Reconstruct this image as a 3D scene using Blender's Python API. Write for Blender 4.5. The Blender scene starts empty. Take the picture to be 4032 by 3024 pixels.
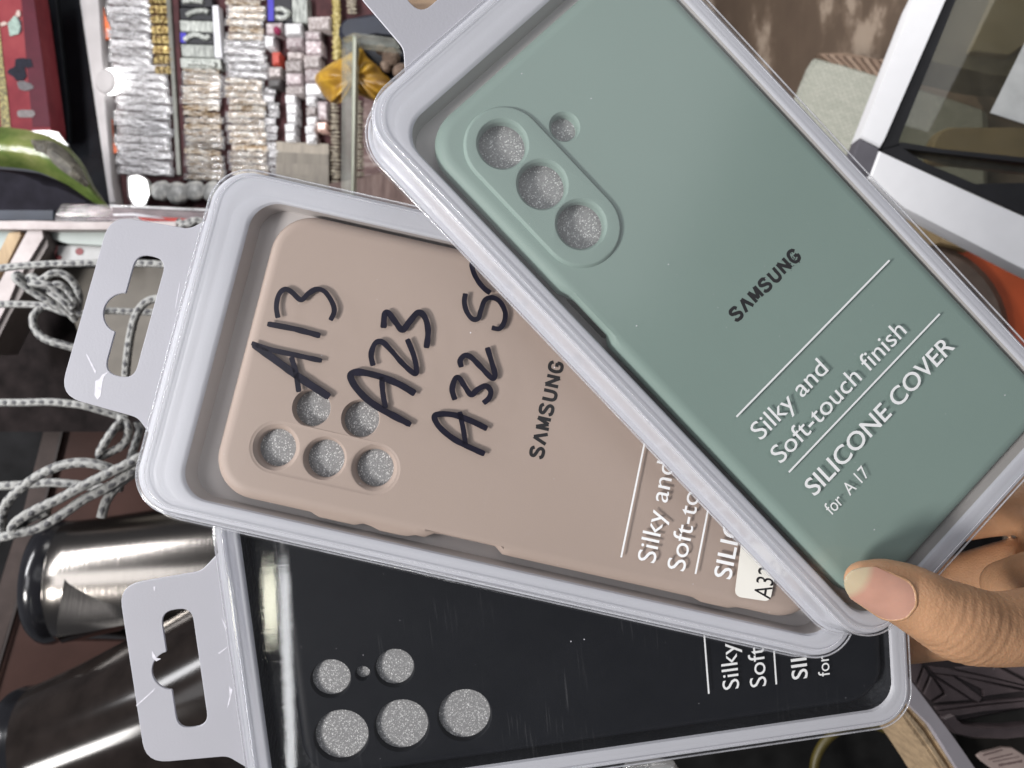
import bpy, bmesh, math, random
from mathutils import Vector, Matrix, noise
from mathutils.geometry import tessellate_polygon
random.seed(7)
SC = bpy.context.scene
COL = SC.collection
R = math.radians
# ------------------------------------------------------------------ camera, lamps, exposure
F, CX, CY = 2912.0, 2016.0, 1512.0            # focal length and centre of the 4032 x 3024 photograph
TH = R(35)                                     # phone held sideways, pitched down 35 degrees
XC = Vector((0, -math.sin(TH), -math.cos(TH)))
YC = Vector((1, 0, 0))
FW = Vector((0, math.cos(TH), -math.sin(TH)))
EYE = Vector((0, 0, 1.40))
cam = bpy.data.cameras.new('camera'); cam.lens = 26; cam.sensor_width = 36
cam.clip_start = 0.01; cam.clip_end = 60
cam.dof.use_dof = True; cam.dof.focus_distance = 0.200; cam.dof.aperture_fstop = 24
co = bpy.data.objects.new('camera', cam); COL.objects.link(co)
co.matrix_world = Matrix(((XC.x, YC.x, -FW.x, EYE.x), (XC.y, YC.y, -FW.y, EYE.y), (XC.z, YC.z, -FW.z, EYE.z), (0, 0, 0, 1)))
SC.camera = co
w = bpy.data.worlds.new('World'); SC.world = w; w.use_nodes = True
w.node_tree.nodes['Background'].inputs[0].default_value = (0.62, 0.64, 0.72, 1)
w.node_tree.nodes['Background'].inputs[1].default_value = 0.16
SC.view_settings.view_transform = 'Standard'; SC.view_settings.look = 'None'
SC.view_settings.exposure = 0.13; SC.view_settings.gamma = 1
SC.cycles.use_denoising = True
SC.cycles.max_bounces = 10; SC.cycles.transparent_max_bounces = 24; SC.cycles.caustics_refractive = False; SC.cycles.caustics_reflective = False


def lamp(name, loc, to, sx, sy, power, col):
    l = bpy.data.lights.new(name, 'AREA'); l.shape = 'RECTANGLE'; l.size = sx; l.size_y = sy; l.energy = power; l.color = col
    o = bpy.data.objects.new(name, l); COL.objects.link(o); o.location = loc
    o.rotation_euler = (Vector(to) - Vector(loc)).to_track_quat('-Z', 'Z').to_euler()
    return o


PK = EYE + FW * 0.2
CV = lambda x, y, z: EYE + XC * x - YC * y + FW * z          # across, down, away from the lens
def tube_lamp(name, c, length, width, power, col):
    """A tube running straight across behind the camera, facing the packs."""
    o = lamp(name, c, PK, length, width, power, col); d = (PK - c); d = (d - YC * d.dot(YC)).normalized(); y = (-d).cross(YC)
    o.matrix_world = Matrix(((YC.x, y.x, -d.x, c.x), (YC.y, y.y, -d.y, c.y), (YC.z, y.z, -d.z, c.z), (0, 0, 0, 1)))


tube_lamp('tube_lamp', CV(-0.262, 1.10, -1.10), 0.98, 0.020, 0.75, (0.97, 0.98, 1.0))
tube_lamp('warm_bar_light', CV(-0.292, 0.69, -1.10), 0.15, 0.026, 0.22, (1.0, 0.98, 0.80))  # short light added to draw the yellowish bar on the black lid
lamp('ceiling_lamp', CV(-1.22, 0.48, -0.85), PK, 0.30, 0.30, 27, (1.0, 0.97, 0.94))
lamp('lid_sheen_light', CV(0.40, -0.84, -1.05), PK, 0.95, 0.75, 2.8, (0.97, 0.98, 1.0))  # unseen soft light added to give the mint lid its pale sheen
lamp('shadow_fill_light', CV(-1.05, -0.25, -1.25), PK, 0.7, 0.7, 7, (0.98, 0.98, 1.0))  # unseen fill light added to soften the shadows
lamp('display_lamp', (0.42, 0.50, 1.95), EYE + FW * 0.95 + YC * 0.30, 0.7, 0.08, 8.3, (0.98, 0.98, 1.0))
lamp('floor_fill_light', CV(0.05, -1.15, 0.45), CV(0.62, -0.50, 1.3), 0.6, 0.4, 7, (1.0, 0.98, 0.95))  # unseen light added to brighten the floor, pouf and white frame

# ------------------------------------------------------------------ helpers


def cam_vec(c):
    return XC * c[0] - YC * c[1] + FW * c[2]


def W(px, py, d):
    """The point that lies d metres in front of the lens, seen at photo pixel px, py."""
    return EYE + cam_vec(((px - CX) / F * d, (py - CY) / F * d, d))


class Plane:
    """A real surface in the shop: a point on it and its normal (camera frame: across, down, away)."""

    def __init__(s, px, py, d, n=(0, 0, -1)):
        s.o = W(px, py, d); s.n = cam_vec(n).normalized(); s.d = d

    def on(s, px, py, h=0.0):
        r = cam_vec(((px - CX) / F, (py - CY) / F, 1.0))
        t = ((s.o + s.n * h) - EYE).dot(s.n) / r.dot(s.n)
        return EYE + r * t


def link(name, me, mat=None, parent=None, mw=None, smooth=None):
    o = bpy.data.objects.new(name, me); COL.objects.link(o)
    if mat is not None:
        for m in (mat if isinstance(mat, (list, tuple)) else [mat]):
            me.materials.append(m)
    if mw is not None:
        o.matrix_world = mw
    if parent is not None:
        o.parent = parent
    if smooth is not None:
        sm(me, smooth)
    return o


def sm(me, ang=40):
    me.shade_smooth()
    if ang < 179:
        me.set_sharp_from_angle(angle=R(ang))


def mesh(name, v, f):
    me = bpy.data.meshes.new(name); me.from_pydata([tuple(p) for p in v], [], f); me.update(); me.validate()
    return me


def fixn(me):
    bm = bmesh.new(); bm.from_mesh(me); bmesh.ops.recalc_face_normals(bm, faces=bm.faces); bm.to_mesh(me); bm.free(); me.update()
    return me


def tag(o, label=None, cat=None, group=None, kind=None):
    if label: o['label'] = label
    if cat: o['category'] = cat
    if group: o['group'] = group
    if kind: o['kind'] = kind
    return o


def root(name, loc, label, cat, group=None, mw=None):
    o = bpy.data.objects.new(name, None); COL.objects.link(o); o.empty_display_size = 0.01
    if mw is not None: o.matrix_world = mw
    else: o.location = loc
    return tag(o, label, cat, group)


def put(o, parent):
    """Parent an object whose mesh is in world coordinates."""
    bpy_inv = Matrix.Translation(parent.location).inverted() if parent.matrix_basis == Matrix.Translation(parent.location) else parent.matrix_basis.inverted()
    o.parent = parent; o.matrix_parent_inverse = bpy_inv
    return o


# ------------------------------------------------------------------ materials
def mat(name, col, rough=0.5, metal=0.0, var=0.12, vs=60.0, bump=0.0, bs=400.0, spec=0.5, rnd=0.0, coat=0.0, sss=0.0, emit=0.0):
    m = bpy.data.materials.new(name); m.use_nodes = True; nt = m.node_tree; N = nt.nodes; L = nt.links
    b = N['Principled BSDF']; b.inputs['Roughness'].default_value = rough; b.inputs['Metallic'].default_value = metal
    b.inputs['Specular IOR Level'].default_value = spec; b.inputs['Coat Weight'].default_value = coat
    if sss:
        b.inputs['Subsurface Weight'].default_value = sss; b.inputs['Subsurface Radius'].default_value = (0.006, 0.0025, 0.0012); b.inputs['Subsurface Scale'].default_value = 1.0
    if emit:
        b.inputs['Emission Color'].default_value = (*col, 1); b.inputs['Emission Strength'].default_value = emit
    tc = N.new('ShaderNodeTexCoord')
    nz = N.new('ShaderNodeTexNoise'); nz.inputs['Scale'].default_value = vs; nz.inputs['Detail'].default_value = 5
    L.new(tc.outputs['Object'], nz.inputs['Vector'])
    mr = N.new('ShaderNodeMapRange'); mr.inputs[1].default_value = 0.3; mr.inputs[2].default_value = 0.7
    mr.inputs[3].default_value = 1 - var; mr.inputs[4].default_value = 1 + var
    L.new(nz.outputs[0], mr.inputs[0])
    mx = N.new('ShaderNodeVectorMath'); mx.operation = 'SCALE'; mx.inputs[0].default_value = col
    if rnd:
        oi = N.new('ShaderNodeObjectInfo'); m2 = N.new('ShaderNodeMapRange'); m2.inputs[3].default_value = 1 - rnd; m2.inputs[4].default_value = 1 + rnd
        L.new(oi.outputs['Random'], m2.inputs[0]); mm = N.new('ShaderNodeMath'); mm.operation = 'MULTIPLY'
        L.new(m2.outputs[0], mm.inputs[0]); L.new(mr.outputs[0], mm.inputs[1]); L.new(mm.outputs[0], mx.inputs['Scale'])
    else:
        L.new(mr.outputs[0], mx.inputs['Scale'])
    L.new(mx.outputs[0], b.inputs['Base Color'])
    if bump:
        n2 = N.new('ShaderNodeTexNoise'); n2.inputs['Scale'].default_value = bs; n2.inputs['Detail'].default_value = 3
        L.new(tc.outputs['Object'], n2.inputs['Vector'])
        bp = N.new('ShaderNodeBump'); bp.inputs['Strength'].default_value = bump; bp.inputs['Distance'].default_value = 0.001
        L.new(n2.outputs[0], bp.inputs['Height']); L.new(bp.outputs[0], b.inputs['Normal'])
    return m


def clear_mat(name, tint=(1, 1, 1), rough=0.02, gain=1.5, scratch=0.035, haze=0.0, hazecol=(0.8, 0.8, 0.85), sscale=260, lines=0.0):
    m = bpy.data.materials.new(name); m.use_nodes = True; nt = m.node_tree; N = nt.nodes; L = nt.links
    N.remove(N['Principled BSDF']); out = N['Material Output']
    tr = N.new('ShaderNodeBsdfTransparent'); tr.inputs[0].default_value = (*tint, 1)
    gl = N.new('ShaderNodeBsdfGlossy'); gl.inputs['Roughness'].default_value = rough
    fr = N.new('ShaderNodeLayerWeight'); fr.inputs[0].default_value = 0.5
    pw = N.new('ShaderNodeMath'); pw.operation = 'POWER'; pw.inputs[1].default_value = 4.0; L.new(fr.outputs['Facing'], pw.inputs[0])
    mu = N.new('ShaderNodeMath'); mu.operation = 'MULTIPLY_ADD'; mu.inputs[1].default_value = 0.9; mu.inputs[2].default_value = 0.04 * gain; mu.use_clamp = True
    L.new(pw.outputs[0], mu.inputs[0])
    mix = N.new('ShaderNodeMixShader'); L.new(mu.outputs[0], mix.inputs[0]); L.new(tr.outputs[0], mix.inputs[1]); L.new(gl.outputs[0], mix.inputs[2])
    tc = N.new('ShaderNodeTexCoord')
    if scratch:
        mp = N.new('ShaderNodeMapping'); mp.inputs['Scale'].default_value = (1, 0.12, 1); L.new(tc.outputs['Object'], mp.inputs[0])
        nz = N.new('ShaderNodeTexNoise'); nz.inputs['Scale'].default_value = sscale; nz.inputs['Detail'].default_value = 6; nz.inputs['Roughness'].default_value = 0.7
        L.new(mp.outputs[0], nz.inputs['Vector'])
        bp = N.new('ShaderNodeBump'); bp.inputs['Strength'].default_value = scratch; bp.inputs['Distance'].default_value = 0.0006
        L.new(nz.outputs[0], bp.inputs['Height']); L.new(bp.outputs[0], gl.inputs['Normal']); L.new(bp.outputs[0], fr.inputs['Normal'])
    last = mix
    if haze:                                   # scuffed, slightly milky plastic
        df = N.new('ShaderNodeBsdfDiffuse'); df.inputs[0].default_value = (*hazecol, 1)
        n3 = N.new('ShaderNodeTexNoise'); n3.inputs['Scale'].default_value = 45; n3.inputs['Detail'].default_value = 8; n3.inputs['Roughness'].default_value = 0.75
        L.new(tc.outputs['Object'], n3.inputs['Vector'])
        r3 = N.new('ShaderNodeMapRange'); r3.inputs[1].default_value = 0.35; r3.inputs[2].default_value = 0.75; r3.inputs[3].default_value = haze * 0.4; r3.inputs[4].default_value = haze * 1.6
        L.new(n3.outputs[0], r3.inputs[0])
        mx2 = N.new('ShaderNodeMixShader'); L.new(r3.outputs[0], mx2.inputs[0]); L.new(mix.outputs[0], mx2.inputs[1]); L.new(df.outputs[0], mx2.inputs[2]); last = mx2
    if lines:                                  # fine hairline scratches across the lid
        mp4 = N.new('ShaderNodeMapping'); mp4.inputs['Scale'].default_value = (0.045, 1, 1); mp4.inputs['Rotation'].default_value = (0, 0, 0.06); L.new(tc.outputs['Object'], mp4.inputs[0])
        n4 = N.new('ShaderNodeTexNoise'); n4.inputs['Scale'].default_value = 1400; n4.inputs['Detail'].default_value = 3; L.new(mp4.outputs[0], n4.inputs[0])
        n5 = N.new('ShaderNodeTexNoise'); n5.inputs['Scale'].default_value = 30; L.new(tc.outputs['Object'], n5.inputs[0])
        r4 = N.new('ShaderNodeMapRange'); r4.inputs[1].default_value = 0.60; r4.inputs[2].default_value = 0.72; r4.inputs[4].default_value = lines; L.new(n4.outputs[0], r4.inputs[0])
        r5 = N.new('ShaderNodeMapRange'); r5.inputs[1].default_value = 0.48; r5.inputs[2].default_value = 0.68; L.new(n5.outputs[0], r5.inputs[0])
        m5 = N.new('ShaderNodeMath'); m5.operation = 'MULTIPLY'; L.new(r4.outputs[0], m5.inputs[0]); L.new(r5.outputs[0], m5.inputs[1])
        d5 = N.new('ShaderNodeBsdfDiffuse'); d5.inputs[0].default_value = (0.8, 0.8, 0.82, 1)
        x5 = N.new('ShaderNodeMixShader'); L.new(m5.outputs[0], x5.inputs[0]); L.new(last.outputs[0], x5.inputs[1]); L.new(d5.outputs[0], x5.inputs[2]); last = x5
    L.new(last.outputs[0], out.inputs[0])
    return m


def frosted(name, col):
    m = mat(name, col, rough=0.42, var=0.03, vs=30, bump=0.05, bs=1500, spec=0.45)
    nt = m.node_tree; N = nt.nodes; L = nt.links; b = N['Principled BSDF']
    tl = N.new('ShaderNodeBsdfTranslucent'); tl.inputs[0].default_value = (*[c * 1.1 for c in col], 1)
    mix = N.new('ShaderNodeMixShader'); mix.inputs[0].default_value = 0.22
    L.new(b.outputs[0], mix.inputs[1]); L.new(tl.outputs[0], mix.inputs[2]); L.new(mix.outputs[0], N['Material Output'].inputs[0])
    return m


def glitter(name, base):
    m = bpy.data.materials.new(name); m.use_nodes = True; nt = m.node_tree; N = nt.nodes; L = nt.links
    b = N['Principled BSDF']; b.inputs['Roughness'].default_value = 0.55
    tc = N.new('ShaderNodeTexCoord'); vo = N.new('ShaderNodeTexVoronoi'); vo.inputs['Scale'].default_value = 3800
    L.new(tc.outputs['Object'], vo.inputs['Vector'])
    sp = N.new('ShaderNodeSeparateColor'); L.new(vo.outputs['Color'], sp.inputs[0])
    cr = N.new('ShaderNodeValToRGB'); e = cr.color_ramp.elements
    e[0].position = 0.0; e[0].color = (base * 0.8, base * 0.8, base * 0.81, 1); e[1].position = 0.74; e[1].color = (base, base, base * 1.01, 1)
    x = e.new(0.86); x.color = (base * 1.45, base * 1.45, base * 1.47, 1); y = e.new(0.97); y.color = (0.8, 0.8, 0.8, 1)
    L.new(sp.outputs[0], cr.inputs[0]); L.new(cr.outputs[0], b.inputs['Base Color'])
    bp = N.new('ShaderNodeBump'); bp.inputs['Strength'].default_value = 0.25; bp.inputs['Distance'].default_value = 0.0006
    L.new(vo.outputs['Distance'], bp.inputs['Height']); L.new(bp.outputs[0], b.inputs['Normal'])
    return m


def ramp_mat(name, scale, stops, rough=0.4, metal=0.0, stretch=(1, 1, 1), bump=0.4, dist=0.002, detail=6, rnd=True, coord='Object', spec=0.5, nrough=0.6):
    m = bpy.data.materials.new(name); m.use_nodes = True; nt = m.node_tree; N = nt.nodes; L = nt.links
    b = N['Principled BSDF']; b.inputs['Roughness'].default_value = rough; b.inputs['Metallic'].default_value = metal; b.inputs['Specular IOR Level'].default_value = spec
    tc = N.new('ShaderNodeTexCoord'); mp = N.new('ShaderNodeMapping'); mp.inputs['Scale'].default_value = stretch
    L.new(tc.outputs[coord], mp.inputs[0])
    nz = N.new('ShaderNodeTexNoise'); nz.noise_dimensions = '4D' if rnd else '3D'
    nz.inputs['Scale'].default_value = scale; nz.inputs['Detail'].default_value = detail; nz.inputs['Roughness'].default_value = nrough
    L.new(mp.outputs[0], nz.inputs['Vector'])
    if rnd:
        oi = N.new('ShaderNodeObjectInfo'); mu = N.new('ShaderNodeMath'); mu.operation = 'MULTIPLY'; mu.inputs[1].default_value = 50
        L.new(oi.outputs['Random'], mu.inputs[0]); L.new(mu.outputs[0], nz.inputs['W'])
    cr = N.new('ShaderNodeValToRGB'); e = cr.color_ramp.elements
    e[0].position, e[0].color = stops[0][0], (*stops[0][1], 1); e[1].position, e[1].color = stops[-1][0], (*stops[-1][1], 1)
    for p, c in stops[1:-1]:
        x = e.new(p); x.color = (*c, 1)
    L.new(nz.outputs[0], cr.inputs[0]); L.new(cr.outputs[0], b.inputs['Base Color'])
    if rnd:
        hs = N.new('ShaderNodeHueSaturation'); rr = N.new('ShaderNodeMapRange'); rr.inputs[3].default_value = 0.62; rr.inputs[4].default_value = 1.08
        L.new(oi.outputs['Random'], rr.inputs[0]); L.new(rr.outputs[0], hs.inputs['Value']); L.new(cr.outputs[0], hs.inputs['Color']); L.new(hs.outputs[0], b.inputs['Base Color'])
    if bump:
        bp = N.new('ShaderNodeBump'); bp.inputs['Strength'].default_value = bump; bp.inputs['Distance'].default_value = dist
        L.new(nz.outputs[0], bp.inputs['Height']); L.new(bp.outputs[0], b.inputs['Normal'])
    return m


def braid_mat():
    m = bpy.data.materials.new('braided cord'); m.use_nodes = True; nt = m.node_tree; N = nt.nodes; L = nt.links
    b = N['Principled BSDF']; b.inputs['Roughness'].default_value = 0.8
    uv = N.new('ShaderNodeUVMap'); sx = N.new('ShaderNodeSeparateXYZ'); L.new(uv.outputs[0], sx.inputs[0])

    def math_(op, a, bb):
        n = N.new('ShaderNodeMath'); n.operation = op
        for i, v in enumerate((a, bb)):
            if v is None: continue
            if isinstance(v, (int, float)): n.inputs[i].default_value = v
            else: L.new(v, n.inputs[i])
        return n.outputs[0]
    s1 = math_('SINE', math_('MULTIPLY', math_('ADD', sx.outputs[0], sx.outputs[1]), 2 * math.pi), None)
    s2 = math_('SINE', math_('MULTIPLY', math_('SUBTRACT', sx.outputs[0], sx.outputs[1]), 2 * math.pi), None)
    nzb = N.new('ShaderNodeTexNoise'); nzb.inputs['Scale'].default_value = 260; tcb = N.new('ShaderNodeTexCoord'); L.new(tcb.outputs['Object'], nzb.inputs[0])
    pr = math_('ADD', math_('MULTIPLY', s1, s2), math_('MULTIPLY', math_('SUBTRACT', nzb.outputs[0], 0.5), 2.6))
    cr = N.new('ShaderNodeValToRGB'); e = cr.color_ramp.elements
    e[0].position = 0.50; e[0].color = (0.29, 0.29, 0.28, 1); e[1].position = 0.84; e[1].color = (0.075, 0.075, 0.08, 1)
    L.new(math_('MULTIPLY_ADD', pr, 0.5), cr.inputs[0]); cr.inputs[0].links[0].from_node.inputs[2].default_value = 0.5
    L.new(cr.outputs[0], b.inputs['Base Color'])
    bp = N.new('ShaderNodeBump'); bp.inputs['Strength'].default_value = 0.5; bp.inputs['Distance'].default_value = 0.001
    L.new(math_('ABSOLUTE', pr, None), bp.inputs['Height']); L.new(bp.outputs[0], b.inputs['Normal'])
    return m


M = dict(
    tray=frosted('frosted white plastic', (0.68, 0.69, 0.745)),
    tab=frosted('frosted lilac tab', (0.55, 0.55, 0.60)),
    well=mat('shaded grey plastic', (0.52, 0.49, 0.48), rough=0.4, var=0.05, vs=40),  # greyer than the tray: recess shade put into the colour
    cover=clear_mat('clear scuffed plastic', rough=0.19, haze=0.007, lines=0.015),
    cover_black=clear_mat('clear scratched plastic', haze=0.005, scratch=0.03, sscale=420, lines=0.045),
    green=mat('mint silicone', (0.245, 0.332, 0.298), rough=0.55, var=0.02, vs=20, bump=0.04, bs=2500, spec=0.35),
    peach=mat('peach silicone', (0.425, 0.336, 0.288), rough=0.55, var=0.02, vs=20, bump=0.04, bs=2500, spec=0.35),
    black=mat('black silicone', (0.009, 0.010, 0.013), rough=0.45, var=0.05, vs=20, bump=0.04, bs=2500, spec=0.18),
    foam=glitter('glittery grey foam', 0.30),
    dark_well=mat('smoky thin plastic', (0.035, 0.037, 0.042), rough=0.35, var=0.3, vs=60, bump=0.6, bs=500),
    ridge=clear_mat('milky glint bead', rough=0.05, gain=2.5, scratch=0.05, haze=0.30, hazecol=(0.85, 0.86, 0.92)),  # milky beads added along the lid edges to draw thin glints
    stress=mat('whitened plastic crease', (0.74, 0.73, 0.80), rough=0.5, var=0.15, vs=900),
    ink=mat('black print', (0.012, 0.011, 0.012), rough=0.4, var=0.1),
    marker=mat('blue black marker ink', (0.007, 0.006, 0.016), rough=0.32, var=0.25, vs=300),
    white=mat('white print', (0.86, 0.87, 0.88), rough=0.5, var=0.02),
    sticker=mat('cream paper label', (0.80, 0.78, 0.72), rough=0.6, var=0.03),
    dark=mat('opening shade', (0.05, 0.052, 0.045), rough=0.6),
)

# ------------------------------------------------------------------ 2-D outlines and lofts (millimetres in a pack's own frame)


def rrect(uL, uR, vB, vT, r, m=10, k=1):
    pts = []
    for (cx, cy, a0, p1) in ((uR - r, vB + r, -90, None), (uR - r, vT - r, 0, None), (uL + r, vT - r, 90, None), (uL + r, vB + r, 180, None)):
        for i in range(m + 1):
            a = R(a0 + 90 * i / m); pts.append((cx + r * math.cos(a), cy + r * math.sin(a)))
    if k > 1:
        out = []; n = len(pts)
        for i in range(n):
            a, b = pts[i], pts[(i + 1) % n]; out.append(a)
            if math.hypot(b[0] - a[0], b[1] - a[1]) > 12:
                for j in range(1, k):
                    t = j / k; out.append((a[0] + (b[0] - a[0]) * t, a[1] + (b[1] - a[1]) * t))
        pts = out
    return pts


def circle(cx, cy, r, n=40):
    return [(cx + r * math.cos(2 * math.pi * i / n), cy + r * math.sin(2 * math.pi * i / n)) for i in range(n)]


def stadium(cx, v0, v1, r, m=20):
    return [(cx + r * math.cos(R(180 * i / m)), v1 + r * math.sin(R(180 * i / m))) for i in range(m + 1)] + \
           [(cx - r * math.cos(R(180 * i / m)), v0 - r * math.sin(R(180 * i / m))) for i in range(m + 1)]


class Build:
    def __init__(s): s.v = []; s.f = []

    def ring(s, pts, z):
        i = len(s.v); s.v += [(p[0], p[1], z) for p in pts]; return list(range(i, i + len(pts)))

    def join(s, a, b):
        n = len(a)
        for i in range(n): s.f.append((a[i], a[(i + 1) % n], b[(i + 1) % n], b[i]))

    def loft(s, loops):
        rs = [s.ring(p, z) for p, z in loops]
        for a, b in zip(rs, rs[1:]): s.join(a, b)
        return rs

    def fill(s, outer, holes=(), z=0.0):
        polys = [[Vector((p[0], p[1], 0)) for p in q] for q in (outer, *holes)]
        i = len(s.v); s.v += [(p.x, p.y, z) for q in polys for p in q]
        s.f += [tuple(i + k for k in t) for t in tessellate_polygon(polys)]

    def tube(s, pts, rads, n=8, cap=True):
        """Round tube through 3-D points; returns nothing, adds to the mesh."""
        prev = None; up = None; N_ = len(pts)
        for i, p in enumerate(pts):
            p = Vector(p); d = (Vector(pts[min(i + 1, N_ - 1)]) - Vector(pts[max(i - 1, 0)])).normalized()
            if up is None:
                up = d.orthogonal().normalized()
            up = (up - d * up.dot(d)).normalized(); sd = d.cross(up); r = rads[i] if isinstance(rads, (list, tuple)) else rads
            ring = []
            for j in range(n):
                a = 2 * math.pi * j / n; q = p + up * (r * math.cos(a)) + sd * (r * math.sin(a)); ring.append(len(s.v)); s.v.append(tuple(q))
            if prev: s.join(prev, ring)
            elif cap: s.f.append(tuple(reversed(ring)))
            prev = ring
        if cap: s.f.append(tuple(prev))

    def box(s, c, ax, ay, az):
        c, ax, ay, az = map(Vector, (c, ax, ay, az)); i = len(s.v)
        for k in (-1, 1):
            for (a, b) in ((-1, -1), (1, -1), (1, 1), (-1, 1)): s.v.append(tuple(c + ax * a + ay * b + az * k))
        s.f += [(i, i + 3, i + 2, i + 1), (i + 4, i + 5, i + 6, i + 7)] + [(i + j, i + (j + 1) % 4, i + 4 + (j + 1) % 4, i + 4 + j) for j in range(4)]

    def make(s, name, k=1.0, fix=True):
        me = mesh(name, [(x * k, y * k, z * k) for x, y, z in s.v], s.f)
        if fix:
            bm = bmesh.new(); bm.from_mesh(me); bmesh.ops.remove_doubles(bm, verts=bm.verts, dist=1e-6); bmesh.ops.recalc_face_normals(bm, faces=bm.faces); bm.to_mesh(me); bm.free()
        return me


def spline(pts, n=10, closed=False):
    P = [Vector(p) for p in pts]; out = []; N_ = len(P)
    for i in range(N_ if closed else N_ - 1):
        p0 = P[(i - 1) % N_] if closed or i > 0 else P[0]; p1 = P[i]; p2 = P[(i + 1) % N_]; p3 = P[(i + 2) % N_] if closed or i + 2 < N_ else P[-1]
        for j in range(n):
            t = j / n; out.append(0.5 * ((2 * p1) + (-p0 + p2) * t + (2 * p0 - 5 * p1 + 4 * p2 - p3) * t * t + (-p0 + 3 * p1 - 3 * p2 + p3) * t ** 3))
    if not closed: out.append(P[-1])
    return out


def fillet(pts, rad, m=6):
    """Round the corners of a 2-D polygon; rad: one radius or a list."""
    out = []; n = len(pts)
    for i in range(n):
        a, p, b = Vector(pts[i - 1]), Vector(pts[i]), Vector(pts[(i + 1) % n]); r = rad[i] if isinstance(rad, (list, tuple)) else rad
        if r <= 0: out.append((p.x, p.y)); continue
        u, v = (a - p), (b - p); lu, lv = u.length, v.length; u /= lu; v /= lv
        ang = u.angle(v); t = min(r / math.tan(ang / 2), lu * 0.49, lv * 0.49)
        s, e = p + u * t, p + v * t
        for j in range(m + 1):
            q = j / m; out.append(tuple(s * (1 - q) ** 2 + p * 2 * q * (1 - q) + e * q * q))
    return out


# ------------------------------------------------------------------ lettering
def text_faces(body, size, bold=0.0):
    cu = bpy.data.curves.new('lettering', 'FONT'); cu.body = body; cu.size = size; cu.offset = bold; cu.resolution_u = 4
    o = bpy.data.objects.new('lettering', cu); COL.objects.link(o)
    me = bpy.data.meshes.new_from_object(o.evaluated_get(bpy.context.evaluated_depsgraph_get()))
    v = [tuple(p.co) for p in me.vertices]; f = [tuple(p.vertices) for p in me.polygons]
    bpy.data.objects.remove(o); bpy.data.curves.remove(cu); bpy.data.meshes.remove(me)
    return v, f


def text_part(name, body, cap, u0, v0, u1, z, k, material, parent, bold=0.0, mw=None, dz=0.02, wob=None):
    """Letters `cap` mm tall from u0 to u1 along the baseline v0, in the parent's own frame."""
    v, f = text_faces(body, cap / 0.727, bold)
    x0 = min(p[0] for p in v); x1 = max(p[0] for p in v); s = (u1 - u0) / (x1 - x0)
    vv = [((u0 + (p[0] - x0) * s) * k, (v0 + p[1]) * k, z * k) for p in v]
    if wob: vv = [(x + wob * k * noise.noise((x / k * 1.3, y / k * 1.3, 0)), y + wob * k * noise.noise((x / k * 1.3, y / k * 1.3, 9)), zz) for x, y, zz in vv]
    n = len(vv); vv += [(x, y, zz - dz * k) for x, y, zz in vv]
    me = mesh(name, vv, f + [tuple(i + n for i in reversed(t)) for t in f])
    return link(name, me, material, parent)


# ------------------------------------------------------------------ the three packs
POSE = dict(
    g=([[0.71507, -0.6909, 0.10642], [-0.68855, -0.72241, -0.06345], [0.12072, -0.0279, -0.9923]], [63.957, -29.202, 199.412], 0.00097),
    p=([[0.21734, -0.97581, 0.02379], [-0.9715, -0.21862, -0.09165], [0.09463, -0.00319, -0.99551]], [8.412, 7.821, 201.711], 0.00102),
    b=([[-0.09881, -0.99174, 0.08183], [-0.99079, 0.10569, 0.08459], [-0.09254, -0.07272, -0.99305]], [23.013, 64.175, 211.621], 0.00106))


def pose(key):
    Rm, t, k = POSE[key]
    cols = [cam_vec((Rm[0][j], Rm[1][j], Rm[2][j])).normalized() for j in range(3)]
    cols[1] = (cols[1] - cols[0] * cols[0].dot(cols[1])).normalized(); cols[2] = cols[0].cross(cols[1])
    o = EYE + cam_vec([c * k for c in t])
    return Matrix(((cols[0].x, cols[1].x, cols[2].x, o.x), (cols[0].y, cols[1].y, cols[2].y, o.y), (cols[0].z, cols[1].z, cols[2].z, o.z), (0, 0, 0, 1))), k


def unproj(key, px, py, z):
    mw, k = pose(key); inv = mw.inverted(); e = inv @ EYE; d = inv.to_3x3() @ cam_vec(((px - CX) / F, (py - CY) / F, 1)); t = (z * k - e.z) / d.z
    q = e + d * t; return (q.x / k, q.y / k)


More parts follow.
